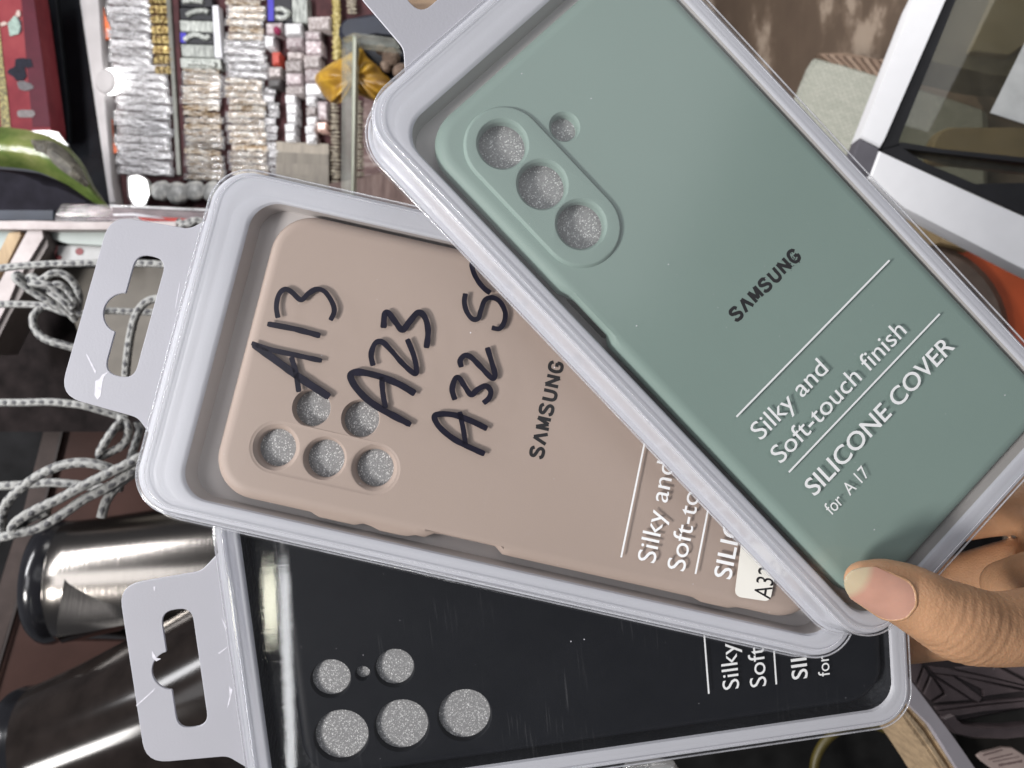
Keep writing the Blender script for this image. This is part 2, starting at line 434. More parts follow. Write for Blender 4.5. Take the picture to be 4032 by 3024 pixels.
def build_pack(key, label, tabc, ztab=-0.6, cover='cover', top=0.0, well='well', grow=(0, 0, 0)):
    mw, k = pose(key)
    rt = root('blister_pack', None, label, 'case package', 'blister packs fanned out in the hand', mw)
    B = Build()
    L = [((-50, 47, -95.5, 103, 13), -11.5), ((-50, 47, -95.5, 103, 13), -10.9), ((-48.6, 45.6, -94.2, 101.7, 11.7), -10.7), ((-48.2, 45.2, -93.8, 101.3, 11.3), -9.9),
         ((-47.5, 44.5, -93.4, 100.8, 10.7), -0.8), ((-47.3, 44.3, -93.2, 100.6, 10.5), -0.25), ((-46.9, 43.9, -92.8, 100.2, 10.2), -0.03), ((-46.2, 43.2, -92.1, 99.5, 9.7), 0.0),
         ((-45.2, 42.5, -91.3, 96.4, 9.2), 0.0), ((-44.9, 42.3, -91.0, 95.9, 9.0), -0.04), ((-44.6, 42.1, -90.6, 95.4, 8.8), 0.0), ((-43.5, 41.5, -89.2, 91.9, 8.4), 0.0), ((-43.1, 41.2, -88.7, 91.3, 8.2), -0.15), ((-42.7, 40.95, -88.2, 90.7, 8.0), -0.8), ((-42.1, 41.0, -87.6, 89.9, 7.6), -7.0)]
    G = lambda a, f: (a[0] - grow[0] * f, a[1] + grow[1] * f, a[2], a[3] + grow[2] * f, a[4])
    L = [((a[0], a[1], a[2], a[3] + top * (i > 8), a[4]), z) for i, (a, z) in enumerate(L)]
    L = [(G(a, 1 if i < 8 else 0), z) for i, (a, z) in enumerate(L)]
    rs = B.loft([(rrect(*a), z) for a, z in L[:-1]])
    Wl = Build(); Wl.loft([(rrect(*a), z) for a, z in L[-2:]]); Wl.fill(rrect(-42.1, 41.0, -87.6, 89.9 + top, 7.6), (), -7.0)
    link('tray_well', Wl.make('tray_well', k), M[well], rt, smooth=35)
    B.fill(rrect(-50, 47, -95.5, 103, 13), (), -11.5)
    link('tray', B.make('tray', k), M['tray'], rt, smooth=35)
    # hang tab with its euro slot
    c = tabc
    out = [(-33 + c, 99.0), (-30.5 + c, 102.2), (-26.8 + c, 106.5), (-25.6 + c, 128.6), (25.6 + c, 128.6), (26.8 + c, 106.5), (30.5 + c, 102.2), (33 + c, 99.0)]
    out = fillet(out, [0, 2, 5, 6.5, 6.5, 5, 2, 0])
    sl = [(-17, 110.3), (17, 110.3), (17, 118.6), (5.4, 118.6)]
    bump = [(5.6 * math.cos(R(a)), 117.6 + 5.6 * math.sin(R(a))) for a in range(20, 161, 10)]
    hole = [(x + c, y) for x, y in fillet(sl + bump + [(-5.4, 118.6), (-17, 118.6)], [3.6, 3.6, 3.9, 1.0] + [0] * len(bump) + [1.0, 3.9])]
    T = Build(); z0, z1 = ztab - 0.7, ztab; e = 0.16

    def shrink(p, q):                           # small edge rounding
        n = len(p); r = []
        for i in range(n):
            t = (Vector(p[(i + 1) % n]) - Vector(p[i - 1])).normalized(); r.append((p[i][0] - t.y * q, p[i][1] + t.x * q))
        return r
    sg = sum(out[i - 1][0] * out[i][1] - out[i][0] * out[i - 1][1] for i in range(len(out))); so = 1 if sg > 0 else -1
    sg = sum(hole[i - 1][0] * hole[i][1] - hole[i][0] * hole[i - 1][1] for i in range(len(hole))); sh = -1 if sg > 0 else 1
    oi, hi = shrink(out, e * so), shrink(hole, e * sh)
    T.loft([(oi, z0), (out, z0 + e), (out, z1 - e), (oi, z1)]); T.loft([(hi, z0), (hole, z0 + e), (hole, z1 - e), (hi, z1)])
    T.fill(oi, [hi], z1); T.fill(oi, [hi], z0)
    link('hang_tab', T.make('hang_tab', k), M['tab'], rt, smooth=35)
    # clear lid
    C = Build()
    L = [((-51.2, 48.2, -96.4, 104.2, 13.8), -11.3), ((-50.6, 47.6, -96.0, 103.6, 13.4), -11.1), ((-49.5, 46.7, -95.2, 102.6, 12.6), -10.9), ((-49.1, 46.3, -94.8, 102.2, 12.2), -10.2), ((-48.4, 45.6, -94.1, 101.6, 11.6), -1.2), ((-48.1, 45.3, -93.8, 101.3, 11.4), 0.0), ((-47.85, 45.05, -93.6, 101.1, 11.2), 0.45), ((-47.5, 44.7, -93.3, 100.8, 10.9), 0.66), ((-47.1, 44.3, -92.9, 100.4, 10.5), 0.74),
         ((-46.7, 43.9, -92.5, 100.0, 10.2), 0.75), ((-46.2, 43.4, -92.0, 98.9, 9.8), 0.75), ((-45.9, 43.1, -91.7, 98.4, 9.6), 0.68), ((-45.5, 42.7, -91.3, 98.0, 9.3), 0.68), ((-45.1, 42.3, -90.9, 97.9, 9.0), 0.74), ((-44.4, 41.7, -90.2, 97.7, 8.6), 0.75)]
    L = [(G(a, 1 if i < 10 else 0), z) for i, (a, z) in enumerate(L)]
    C.loft([(rrect(*a), z) for a, z in L]); C.fill(rrect(-44.4, 41.7, -90.2, 97.7, 8.6), (), 0.75)
    link('clear_lid', C.make('clear_lid', k), M[cover], rt, smooth=50).modifiers.new('flat front', 'WEIGHTED_NORMAL').keep_sharp = True
    for (a, z, r_) in (((-47.75, 44.95, -93.5, 101.0, 11.1), 0.50, 0.24), ((-46.0, 43.2, -91.8, 98.7, 9.7), 0.74, 0.13), ((-50.4, 47.4, -95.8, 103.4, 13.2), -10.9, 0.26)):
        Rb = Build(); lp = [(x, y, z) for x, y in rrect(*G(a, 1), 12)]; Rb.tube(lp + lp[:2], r_, 8, False)
        link('lid_glint_bead', Rb.make('lid_glint_bead', k), M['ridge'], rt, smooth=180)  # 'ridge' material is the milky bead added for glints
    rd = random.Random(key); Db = Build()
    for i in range(32):
        x, y, r_ = rd.uniform(-40, 38), rd.uniform(-86, 90), rd.choice((0.05, 0.07, 0.09, 0.16)); Db.fill([(x + r_ * math.cos(t) * 1.4, y + r_ * math.sin(t)) for t in (0.3, 1.5, 2.6, 3.9, 5.2)], (), 0.78)
    tag(link('dust', Db.make('dust', k, False), M['stress'], rt), kind='stuff')
    return rt, mw, k


def build_case(key, label, material, hw, hv, holes, islands, notch=(), bulge=(), cat='phone case', deep=3.3):
    """holes: (u, v, r_inner, r_outer, island index or None); islands: (u, v0, v1, r, height)."""
    mw, k = pose(key); zt = -0.4
    rt = root('phone_case', None, label, cat, 'silicone phone cases', mw)
    B = Build(); Rr = 3.4
    prof = [(Rr + 0.5, 0), (Rr, 0)] + [(Rr * (1 - math.sin(R(a))), -Rr * (1 - math.cos(R(a)))) for a in (15, 30, 45, 60, 75, 90)] + [(0.0, -4.4), (0.3, -5.8), (0.9, -6.2), (1.8, -6.2)]

    def shape(e, z):
        pts = rrect(-hw + e, hw - e, -hv + e, hv - e, max(11.5 - e, 1.5), 10, 60); r = []
        for u, v in pts:
            for (v0, v1, dd, zlim) in notch:
                if u < -hw + e + 0.3 and z < zlim:
                    t = min(max((v - v0) / 3, 0), 1) * min(max((v1 - v) / 3, 0), 1); u += dd * t * t * (3 - 2 * t)
            for (v0, v1, dd) in bulge:
                if u < -hw + e + 0.3 and z < -2.0:
                    t = min(max((v - v0) / 1.2, 0), 1) * min(max((v1 - v) / 1.2, 0), 1); u -= dd * t
            r.append((u, v))
        return r
    B.loft([(shape(e, z), zt + z) for e, z in prof])
    base_holes = [circle(u, v, ro) for (u, v, ri, ro, isl) in holes if isl is None] + [stadium(*i[:4]) for i in islands]
    B.fill(shape(Rr + 0.5, 0), base_holes, zt)
    for j, (u, v0, v1, r, h) in enumerate(islands):
        s = 1 if h > 0 else -1
        B.loft([(stadium(u, v0, v1, r), zt), (stadium(u, v0, v1, r - 0.12), zt + h * 0.2), (stadium(u, v0, v1, r - 0.55), zt + h * 0.85), (stadium(u, v0, v1, r - 0.9), zt + h)])
        B.fill(stadium(u, v0, v1, r - 0.9), [circle(a, b, ro) for (a, b, ri, ro, isl) in holes if isl == j], zt + h)
    for (u, v, ri, ro, isl) in holes:
        z0 = zt + (islands[isl][4] if isl is not None else 0)
        B.loft([(circle(u, v, ro), z0), (circle(u, v, ro - (ro - ri) * 0.22), z0 - 0.12), (circle(u, v, ri + (ro - ri) * 0.25), z0 - 0.8), (circle(u, v, ri), z0 - 1.25), (circle(u, v, ri), z0 - 3.4)])
    cs = link('case_shell', B.make('case_shell', k), material, rt, smooth=50); wn = cs.modifiers.new('flat back', 'WEIGHTED_NORMAL'); wn.keep_sharp = True; wn.weight = 100
    # padding sheet inside the case, seen through the lens holes
    Fm = Build(); r = rrect(-hw + 3, hw - 3, -hv + 3, hv - 3, 8)
    Fm.loft([(r, zt - 5.0), (r, zt - deep)]); Fm.fill(r, (), zt - deep); Fm.fill(r, (), zt - 5.0)
    return rt, mw, k, Fm


def foam_insert(Fm, k, mw, label):
    o = link('foam_insert', Fm.make('foam_insert', k), M['foam'], None, mw)
    return tag(o, label, 'foam padding', 'foam sheets inside the phone cases')


def print_block(rt, k, dv, extra, u=(-29.8, 32.2), du=0.0):
    """The white wording printed on the clear lid."""
    z = 0.80
    for vv in (-24.1, -44.5):
        B = Build(); B.box(((u[0] + u[1]) / 2, vv + dv, z), ((u[1] - u[0]) / 2, 0, 0), (0, 0.24, 0), (0, 0, 0.012)); link('printed_rule', B.make('printed_rule', k), M['white'], rt)
    text_part('printed_lettering', 'Silky and', 5.2, -29.4 + du, -33.3 + dv, -2.3 + du, z, k, M['white'], rt)
    text_part('printed_lettering', 'Soft-touch finish', 5.2, -29.8 + du, -41.5 + dv, 21.6 + du, z, k, M['white'], rt)
    text_part('printed_lettering', 'SILICONE COVER', 5.0, -29.2 + du, -54.1 + dv, 28.8 + du, z, k, M['white'], rt, bold=0.06)
    if extra: text_part('printed_lettering', extra[0], 3.7, -29.4 + du, -60.9 + dv, extra[1] + du, z, k, M['white'], rt)


GLYPH = dict(
    S=[[(.66, .76), (.56, .93), (.36, .97), (.14, .90), (.10, .70), (.30, .56), (.52, .46), (.66, .28), (.56, .07), (.34, .03), (.12, .09), (.04, .26)]],
    A=[[(.02, 0), (.36, 1)], [(.36, 1), (.70, 0)]],
    M=[[(.06, 0), (.06, 1)], [(.08, 1), (.38, .10)], [(.38, .10), (.68, 1)], [(.70, 1), (.70, 0)]],
    U=[[(.08, 1), (.08, .55), (.10, .22), (.22, .05), (.37, .02), (.52, .05), (.63, .22), (.65, .55), (.65, 1)]],
    N=[[(.07, 0), (.07, 1)], [(.08, 1), (.66, 0)], [(.67, 0), (.67, 1)]],
    G=[[(.68, .74), (.58, .92), (.38, .98), (.16, .88), (.06, .5), (.16, .12), (.38, .02), (.58, .08), (.66, .24), (.67, .44)], [(.67, .44), (.40, .44)]])


def ribbon(Bm, pts, wd, z, smooth=True):
    q = spline([(*p, 0) for p in pts], 6) if smooth and len(pts) > 2 else [Vector((*p, 0)) for p in pts]
    n = len(q); i0 = len(Bm.v)
    for i, p in enumerate(q):
        d = (q[min(i + 1, n - 1)] - q[max(i - 1, 0)]).normalized(); nn = Vector((-d.y, d.x, 0)) * wd * 0.5
        Bm.v += [(p.x + nn.x, p.y + nn.y, z), (p.x - nn.x, p.y - nn.y, z)]
    for i in range(n - 1): Bm.f.append((i0 + 2 * i, i0 + 2 * i + 1, i0 + 2 * i + 3, i0 + 2 * i + 2))


def logo(rt, k, u0, u1, v, cap, z, wob=None):
    Bm = Build(); adv = (u1 - u0 + 0.8) / 7; j = 0
    for i, ch in enumerate('SAMSUNG'):
        for st in GLYPH[ch]:
            j += 1; ribbon(Bm, [(u0 + adv * i + x / 0.74 * (adv - 0.95) + 0.1, v + y * cap) for x, y in st], 0.94, z + 0.0015 * j)
    if wob: Bm.v = [(x + wob * noise.noise((x * 1.3, y * 1.3, 0)), y + wob * noise.noise((x * 1.3, y * 1.3, 9)), zz) for x, y, zz in Bm.v]
    return link('brand_lettering', Bm.make('brand_lettering', k, False), M['ink'], rt)


def stress(key, k, rt, polys, z):
    for q in polys:
        Bm = Build(); pts = [unproj(key, x, y, z) for x, y in q]; Bm.loft([(pts, z - 0.05), (pts, z + 0.03)]); Bm.fill(pts, (), z + 0.03)
        link('stress_mark', Bm.make('stress_mark', k), M['stress'], rt)


# --- mint green case, on top of the fan
gp, gm, gk = build_pack('g', 'clear package with the mint green case, on top of the fan', 0.6, grow=(0.1, 0.3, 0.8))
gc, _, _, fm = build_case('g', 'mint green silicone phone case with three lens holes in a raised oval', M['green'], 40.7, 86.4,
                          [(-24.9, 70.4, 6.2, 7.1, 0), (-24.6, 55.6, 6.2, 7.1, 0), (-24.4, 41.0, 6.2, 7.1, 0), (-8.9, 63.0, 3.5, 4.3, None)],
                          [(-24.7, 40.6, 69.6, 11.0, 1.0)], notch=[(12.0, 32.0, 1.5, -0.4)])
foam_insert(fm, gk, gm, 'glittery grey foam sheet showing through the mint green case')
print_block(gp, gk, 0.0, ('for  A 17', -13.9))
logo(gc, gk, -11.4, 14.7, -6.6, 3.5, -0.37, 0.10)
B = Build()
for i in range(26):                              # the smudged end of the print
    u, v = random.uniform(9.6, 15.2), random.uniform(-7.4, -2.8); r = random.uniform(0.06, 0.22); B.fill(circle(u, v, r, 7), (), -0.372)
link('smudged_print', B.make('smudged_print', gk, False), M['ink'], gc)
B = Build(); B.loft([(stadium(0, -6.2, 6.2, 1.5, 8), 0), (stadium(0, -6.2, 6.2, 1.3, 8), 0.3)]); B.fill(stadium(0, -6.2, 6.2, 1.3, 8), (), 0.3)
me = B.make('side_opening', gk)
me.transform(Matrix.Translation(Vector((-39.2, 22.2, -4.6)) * gk) @ Matrix.Rotation(R(-78), 4, 'Y'))
link('side_opening', me, M['dark'], gc)  # solid dark piece; the shade inside the slot is put into its colour

# --- peach case, in the middle
pp, pm, pk = build_pack('p', 'clear package with the peach case and handwriting, in the middle of the fan', 1.6, grow=(0.4, 3.4, 1.8))
pc, _, _, fm = build_case('p', 'peach silicone phone case with five lens holes', M['peach'], 40.0, 84.0,
                          [(-24.9, 68.4, 5.1, 6.5, 0), (-24.9, 54.9, 5.1, 6.0, 0), (-24.5, 41.3, 5.1, 6.4, 0), (-12.4, 61.6, 4.9, 5.3, None), (-12.4, 48.0, 4.9, 5.3, None)],
                          [(-24.8, 41.3, 68.4, 7.2, -0.22)], notch=[(2.0, 24.0, 1.8, -0.4)], bulge=[(42, 55.5, 0.9), (28, 39, 0.9), (-63, -52, 0.8)])
foam_insert(fm, pk, pm, 'glittery grey foam sheet showing through the peach case')
print_block(pp, pk, -4.6, ('for', -23.0), (-33.3, 28.5), -3.6)
logo(pc, pk, -12.4, 14.6, -2.6, 3.6, -0.37)


stress('p', pk, pp, [[(402, 1476), (428, 1462), (412, 1480), (404, 1502), (396, 1560), (384, 1574), (372, 1556), (376, 1500), (392, 1492)], [(342, 1392), (378, 1460), (376, 1474), (340, 1398)], [(712, 1100), (700, 1170), (692, 1216), (690, 1212), (702, 1140)]], -0.6)


def marker_stroke(Bm, key, k, pts, wd, z=0.82):
    q = spline([(*unproj(key, x, y, z), 0) for x, y in pts], 8); n = len(q); Lp = []; Rp = []
    for i, p in enumerate(q):
        d = (q[min(i + 1, n - 1)] - q[max(i - 1, 0)]).normalized(); nn = Vector((-d.y, d.x, 0)); t = i / (n - 1)
        ww = wd * 0.5 * (0.92 + 0.16 * noise.noise((p.x * 0.4, p.y * 0.4, 3.1)))
        if i == 0 or i == n - 1: ww *= 0.72
        Lp.append(p + nn * ww); Rp.append(p - nn * ww)
    i0 = len(Bm.v)
    for a, b in zip(Lp, Rp): Bm.v += [(a.x, a.y, z), (b.x, b.y, z)]
    for i in range(n - 1): Bm.f.append((i0 + 2 * i, i0 + 2 * i + 1, i0 + 2 * i + 3, i0 + 2 * i + 2))


A1 = lambda x, y: (700 + x / 1.4814, 600 + y / 1.4814)
A2 = lambda x, y: (1450 + x / 1.58, 850 + y / 1.58)
WRITING = [
    [(A1, 2.2, [(440, 1120), (540, 1190), (720, 1320), (885, 1428)]), (A1, 1.5, [(430, 1112), (540, 1150), (700, 1185), (842, 1216)]), (A1, 1.6, [(662, 1192), (690, 1290), (706, 1398)]), (A1, 1.7, [(522, 1000), (680, 1030), (832, 1070)]),
     (A1, 1.5, [(585, 966), (575, 900), (590, 830), (625, 798), (665, 815), (718, 860), (760, 825), (810, 798), (860, 815), (903, 880), (912, 930), (890, 980)])],
    [(A1, 2.0, [(1385, 1408), (1290, 1352), (1180, 1308), (1080, 1284), (1025, 1285), (1008, 1312), (1050, 1385), (1150, 1475), (1360, 1590)]), (A1, 1.6, [(1190, 1308), (1196, 1400), (1212, 1492)]),
     (A1, 1.6, [(1140, 1245), (1128, 1180), (1150, 1115), (1190, 1105), (1240, 1150), (1310, 1230), (1380, 1290), (1392, 1260), (1375, 1180), (1338, 1088)]),
     (A1, 1.8, [(1200, 1025), (1207, 945), (1230, 938), (1270, 990), (1310, 1035), (1350, 990), (1400, 935), (1440, 960), (1460, 1040), (1450, 1142)])],
    [(A2, 1.7, [(740, 1325), (650, 1280), (540, 1240), (450, 1233), (412, 1250), (440, 1310), (520, 1380), (610, 1430), (725, 1482)]), (A2, 1.5, [(568, 1218), (590, 1320), (606, 1425)]),
     (A2, 1.6, [(540, 1145), (522, 1080), (540, 1015), (565, 1008), (600, 1060), (640, 1112), (680, 1080), (730, 1058), (762, 1090), (750, 1135), (715, 1165)]),
     (A2, 1.6, [(580, 942), (572, 900), (600, 868), (640, 880), (700, 940), (770, 1010), (788, 985), (765, 900), (740, 818)]),
     (A2, 1.5, [(605, 482), (598, 540), (615, 600), (650, 642), (685, 636), (700, 590), (725, 525), (770, 508), (820, 535), (852, 600), (846, 660), (815, 702), (768, 695)]),
     (A2, 1.6, [(760, 480), (720, 450), (680, 400), (652, 340), (650, 290), (700, 250), (770, 240), (830, 260)])]]
for line in WRITING:
    Bm = Build()
    for fn, wd, pts in line:
        marker_stroke(Bm, 'p', pk, [fn(*q) for q in pts], wd)
    me = Bm.make('marker_writing', pk, False)
    link('marker_writing', me, M['marker'], pp)
# paper label with the model name
Bm = Build(); q = [unproj('p', 1700 + x / 1.4814, 1700 + y / 1.4814, 0.8) for x, y in ((1795, 640), (1765, 960), (1975, 985), (2010, 660))]
ou = fillet([q[1], (q[2][0] - 0.3, q[2][1]), (q[1][0] + 27, q[2][1] + 0.2), (q[0][0] + 12, q[0][1] + 0.2)], 2.0)
Bm.loft([(ou, 0.78), (ou, 0.86)]); Bm.fill(ou, (), 0.86)
st = link('paper_label', Bm.make('paper_label', pk), M['sticker'], pp)
text_part('label_lettering', 'A32 5G', 4.9, q[1][0] + 1.2, q[1][1] - 9.6, q[1][0] + 16.8, 0.89, pk, M['ink'], st)

# --- black case, at the back of the fan
bp_, bm_, bk = build_pack('b', 'clear package with the black case, at the back of the fan', -2.4, cover='cover_black', top=4.2, well='dark_well', grow=(0.5, 0.5, 0.5))
bc, _, _, fm = build_case('b', 'black silicone phone case with six lens holes', M['black'], 40.7, 86.4,
                          [(-10.7, 75.5, 5.3, 5.7, None), (-10.4, 66.6, 1.85, 2.2, None), (-10.1, 57.6, 5.3, 5.7, None), (-27.8, 74.6, 7.4, 7.8, None), (-27.3, 57.5, 7.4, 7.9, None), (-26.8, 39.5, 7.4, 7.9, None)], [], deep=1.7)
foam_insert(fm, bk, bm_, 'glittery grey foam sheet showing through the black case')
print_block(bp_, bk, -7.6, ('for', -23.0))

stress('b', bk, bp_, [[(536, 2776), (575, 2742), (612, 2708), (604, 2722), (566, 2756), (538, 2782)], [(604, 2310), (612, 2308), (610, 2328), (606, 2326)], [(598, 2560), (616, 2590), (634, 2594), (616, 2604), (600, 2590)], [(858, 2572), (902, 2542), (880, 2562), (866, 2574)], [(872, 2430), (892, 2470), (890, 2486), (876, 2446)], [(902, 2700), (916, 2716), (902, 2772), (894, 2790), (904, 2740)]], -0.6)

# ------------------------------------------------------------------ the hand that holds the fan
SKIN = mat('skin', (0.45, 0.252, 0.142), rough=0.38, var=0.16, vs=90, bump=0.22, bs=1500, spec=0.45, sss=0.15)
NAIL = mat('pink nail', (0.49, 0.265, 0.20), rough=0.20, var=0.10, vs=150, spec=0.6, sss=0.1, coat=0.4)
_n = NAIL.node_tree; _a = _n.nodes.new('ShaderNodeAttribute'); _a.attribute_name = 'pigment'; _m = _n.nodes.new('ShaderNodeMixRGB'); _m.inputs[2].default_value = (0.50, 0.43, 0.29, 1)
_b = _n.nodes['Principled BSDF']; _n.links.new(_b.inputs['Base Color'].links[0].from_socket, _m.inputs[1]); _n.links.new(_a.outputs['Fac'], _m.inputs[0]); _n.links.new(_m.outputs[0], _b.inputs['Base Color'])



def H(px, py, d): return W(px, py, d / 1000)


def limb(bm_, pts):
    P = spline([H(*p[:3]) for p in pts], 8); rr = spline([(p[3] / 1000, 0, 0) for p in pts], 8)
    r0, r1 = rr[0].x, rr[-1].x; d0 = (P[0] - P[1]).normalized(); d1 = (P[-1] - P[-2]).normalized()
    Q = [P[0] + d0 * (r0 * math.sin(R(a))) for a in (88, 65, 40, 20)] + P + [P[-1] + d1 * (r1 * math.sin(R(a))) for a in (20, 40, 65, 88)]
    rad = [r0 * math.cos(R(a)) for a in (88, 65, 40, 20)] + [x.x for x in rr] + [r1 * math.cos(R(a)) for a in (20, 40, 65, 88)]
    bm_.tube(Q, rad, 20)


THUMB = [(3408, 2288, 183.0, 5.2), (3445, 2300, 181.6, 6.7), (3570, 2345, 180.8, 7.9), (3680, 2405, 181.2, 8.7), (3780, 2452, 182.5, 9.7), (3900, 2475, 184.5, 9.2), (4060, 2470, 189, 9.8), (4300, 2460, 200, 14), (4700, 2430, 214, 20)]
Hb = Build()
limb(Hb, THUMB)
limb(Hb, [(4900, 2380, 228, 26), (4500, 2300, 226, 24), (4280, 2180, 228, 18)])
limb(Hb, [(4700, 2250, 226, 18), (4330, 2020, 232, 14), (4080, 1985, 238, 10.5), (3880, 2010, 250, 9), (3560, 2080, 252, 8), (3350, 2120, 252, 6.8)])
limb(Hb, [(4700, 2380, 230, 18), (4330, 2250, 236, 13), (4040, 2235, 246, 10.2), (3760, 2300, 253, 9.2), (3480, 2370, 254, 8.2), (3300, 2400, 254, 7)])
limb(Hb, [(4700, 2450, 232, 18), (4330, 2400, 240, 12), (4000, 2440, 250, 9.8), (3720, 2495, 254, 8.6), (3540, 2520, 255, 8.2), (3330, 2560, 255, 7)])
limb(Hb, [(4700, 2500, 236, 16), (4330, 2490, 250, 11), (4000, 2490, 266, 9), (3720, 2510, 270, 7.8), (3560, 2520, 271, 6.6)])
limb(Hb, [(4250, 2240, 205, 9), (4080, 2270, 212, 7.5), (3960, 2300, 222, 7)])           # web between thumb and palm
me = Hb.make('person')
tmp = bpy.data.objects.new('person', me); COL.objects.link(tmp)
rm = tmp.modifiers.new('skin', 'REMESH'); rm.mode = 'VOXEL'; rm.voxel_size = 0.0010
sm_ = tmp.modifiers.new('soft', 'SMOOTH'); sm_.factor = 0.5; sm_.iterations = 10
me2 = bpy.data.meshes.new_from_object(tmp.evaluated_get(bpy.context.evaluated_depsgraph_get()))
bpy.data.objects.remove(tmp); bpy.data.meshes.remove(me)
TX = spline([H(*p[:3]) for p in THUMB], 8); TRr = [x.x for x in spline([(p[3] / 1000, 0, 0) for p in THUMB], 8)]
AX = (H(3800, 2470, 182) - H(3570, 2345, 181)).normalized()


def crease(co_):
    """Skin folds over the thumb's joint, in metres along the normal."""
    c = co_ - H(3860, 2470, 178); s = c.dot(AX)
    if abs(s) > 0.022 or c.length > 0.03: return 0.0
    env = math.exp(-(s / 0.011) ** 2)
    ph = s * 2600 + 2.2 * noise.noise(co_ * 160) + 0.8 * noise.noise(co_ * 420)
    return 0.00019 * env * (math.sin(ph) - 0.5 * abs(math.sin(ph * 0.37)))


nrm = [v.normal.copy() for v in me2.vertices]
for v in me2.vertices:
    v.co += nrm[v.index] * (crease(v.co) + 0.00004 * noise.noise(v.co * 250))
hand = link('person', me2, SKIN, None, None, 180)
tag(hand, 'hand with a long bare thumbnail pinching the fan of phone case packages', 'person')
# thumbnail
NL = Vector((0.886, 0.464, -0.0)); ax = (XC * NL.x - YC * NL.y).normalized()
toward = -FW; side = ax.cross(toward).normalized()
if side.dot(YC) < 0: side = -side                       # points to the upper edge of the thumb
phi = R(17); Nn = (toward * math.cos(phi) - side * math.sin(phi)).normalized(); Sd = (side * math.cos(phi) + toward * math.sin(phi)).normalized()
nc = H(3436, 2282, 181.5)
Nb = Build(); NS, NA = 56, 36; half = 5.0
for layer, off in ((0, 0.35), (1, -0.25)):
    for i in range(NS + 1):
        t = i / NS; s = -9.4 + 16.4 * t                  # along the thumb, tip to cuticle, mm
        wdt = half * (min(1, (t / 0.30)) ** 0.42 if t < 0.30 else 1) * (1 - max(0, (t - 0.72) / 0.28) ** 2.6 * 0.72)
        wdt = max(wdt, 0.35)
        rr = 6.55 + 0.078 * (s + 9) - (0.004 * max(0, -s - 3) ** 2)
        for j in range(NA + 1):
            x = -1 + 2 * j / NA; a = x * wdt / 7.0
            p = nc + ax * (s / 1000) + (Nn * math.cos(a) + Sd * math.sin(a)) * ((rr + off + 0.35 + 0.25 * t) / 1000) - Nn * (0.0 / 1000)
            Nb.v.append(tuple(p))
st_ = NA + 1; lay = (NS + 1) * st_
for i in range(NS):
    for j in range(NA):
        a = i * st_ + j; Nb.f.append((a, a + 1, a + st_ + 1, a + st_)); b = a + lay; Nb.f.append((b, b + st_, b + st_ + 1, b + 1))
for i in range(NS):
    for a in (i * st_, i * st_ + NA): Nb.f.append((a, a + st_, a + st_ + lay, a + lay))
for j in range(NA):
    for a in (j, NS * st_ + j): Nb.f.append((a, a + 1, a + 1 + lay, a + lay))
me = Nb.make('thumb_nail')
nail = link('thumb_nail', me, NAIL, hand, smooth=60)
at = me.attributes.new('pigment', 'FLOAT', 'POINT')
for v_ in me.vertices:
    c = v_.co - nc; s = c.dot(ax) * 1000; q = c.dot(Sd) * 1000
    at.data[v_.index].value = min(1, max(0, (-4.0 - 0.03 * q * q - s) / 2.0)) * 0.85
Fb = Build(); ol = []
for i in list(range(14, NS + 1)): ol.append(Nb.v[i * st_ + 0])
for j in range(1, NA): ol.append(Nb.v[NS * st_ + j])
for i in range(NS, 13, -1): ol.append(Nb.v[i * st_ + NA])
ol = [Vector(p) - Nn * 0.00042 for p in ol]; nO = len(ol)
Fb.tube(ol, [0.0005 * min(1, 0.25 + 3.0 * min(i, nO - 1 - i) / nO) for i in range(nO)], 10)
link('nail_fold', Fb.make('nail_fold'), SKIN, hand, smooth=180)

# ------------------------------------------------------------------ the shop behind: shared helpers


def slab(name, pl, pts, h0, h1, material, rnd=0.0, parent=None, edge=0.0, smooth=40, n=4):
    """A solid plate standing h0..h1 metres off a surface; its front outline is seen at the given photo points."""
    q = fillet(pts, rnd, n) if rnd else [tuple(p) for p in pts]
    top = [pl.on(x, y, h1) for x, y in q]; nn = pl.n; m = len(top); B = Build()
    cen = sum(top, Vector()) / m
    rows = [[p + nn * (h0 - h1) for p in top]]
    if edge:
        rows.append([p - nn * edge for p in top]); rows.append([p + (cen - p).normalized() * edge for p in top])
    else: rows.append(top)
    ids = []
    for r in rows:
        i = len(B.v); B.v += [tuple(p) for p in r]; ids.append(list(range(i, i + m)))
    for a, b in zip(ids, ids[1:]): B.join(a, b)
    for idr, r in ((ids[-1], rows[-1]), (ids[0], rows[0])):
        ax_ = (r[1] - r[0]).normalized(); ay_ = nn.cross(ax_)
        for t in tessellate_polygon([[Vector(((p - r[0]).dot(ax_), (p - r[0]).dot(ay_), 0)) for p in r]]): B.f.append(tuple(idr[k_] for k_ in t))
    base = cen + nn * (h0 - h1); B.v = [tuple(Vector(p) - base) for p in B.v]
    me_ = B.make(name); o = link(name, me_, material, None, Matrix.Translation(base))
    if smooth: sm(me_, smooth)
    if parent is not None: put(o, parent)
    return o


def thing_slab(name, label, cat, pl, pts, h0, h1, material, rnd=0.0, edge=0.0, group=None):
    return tag(slab(name, pl, pts, h0, h1, material, rnd, None, edge), label, cat, group)


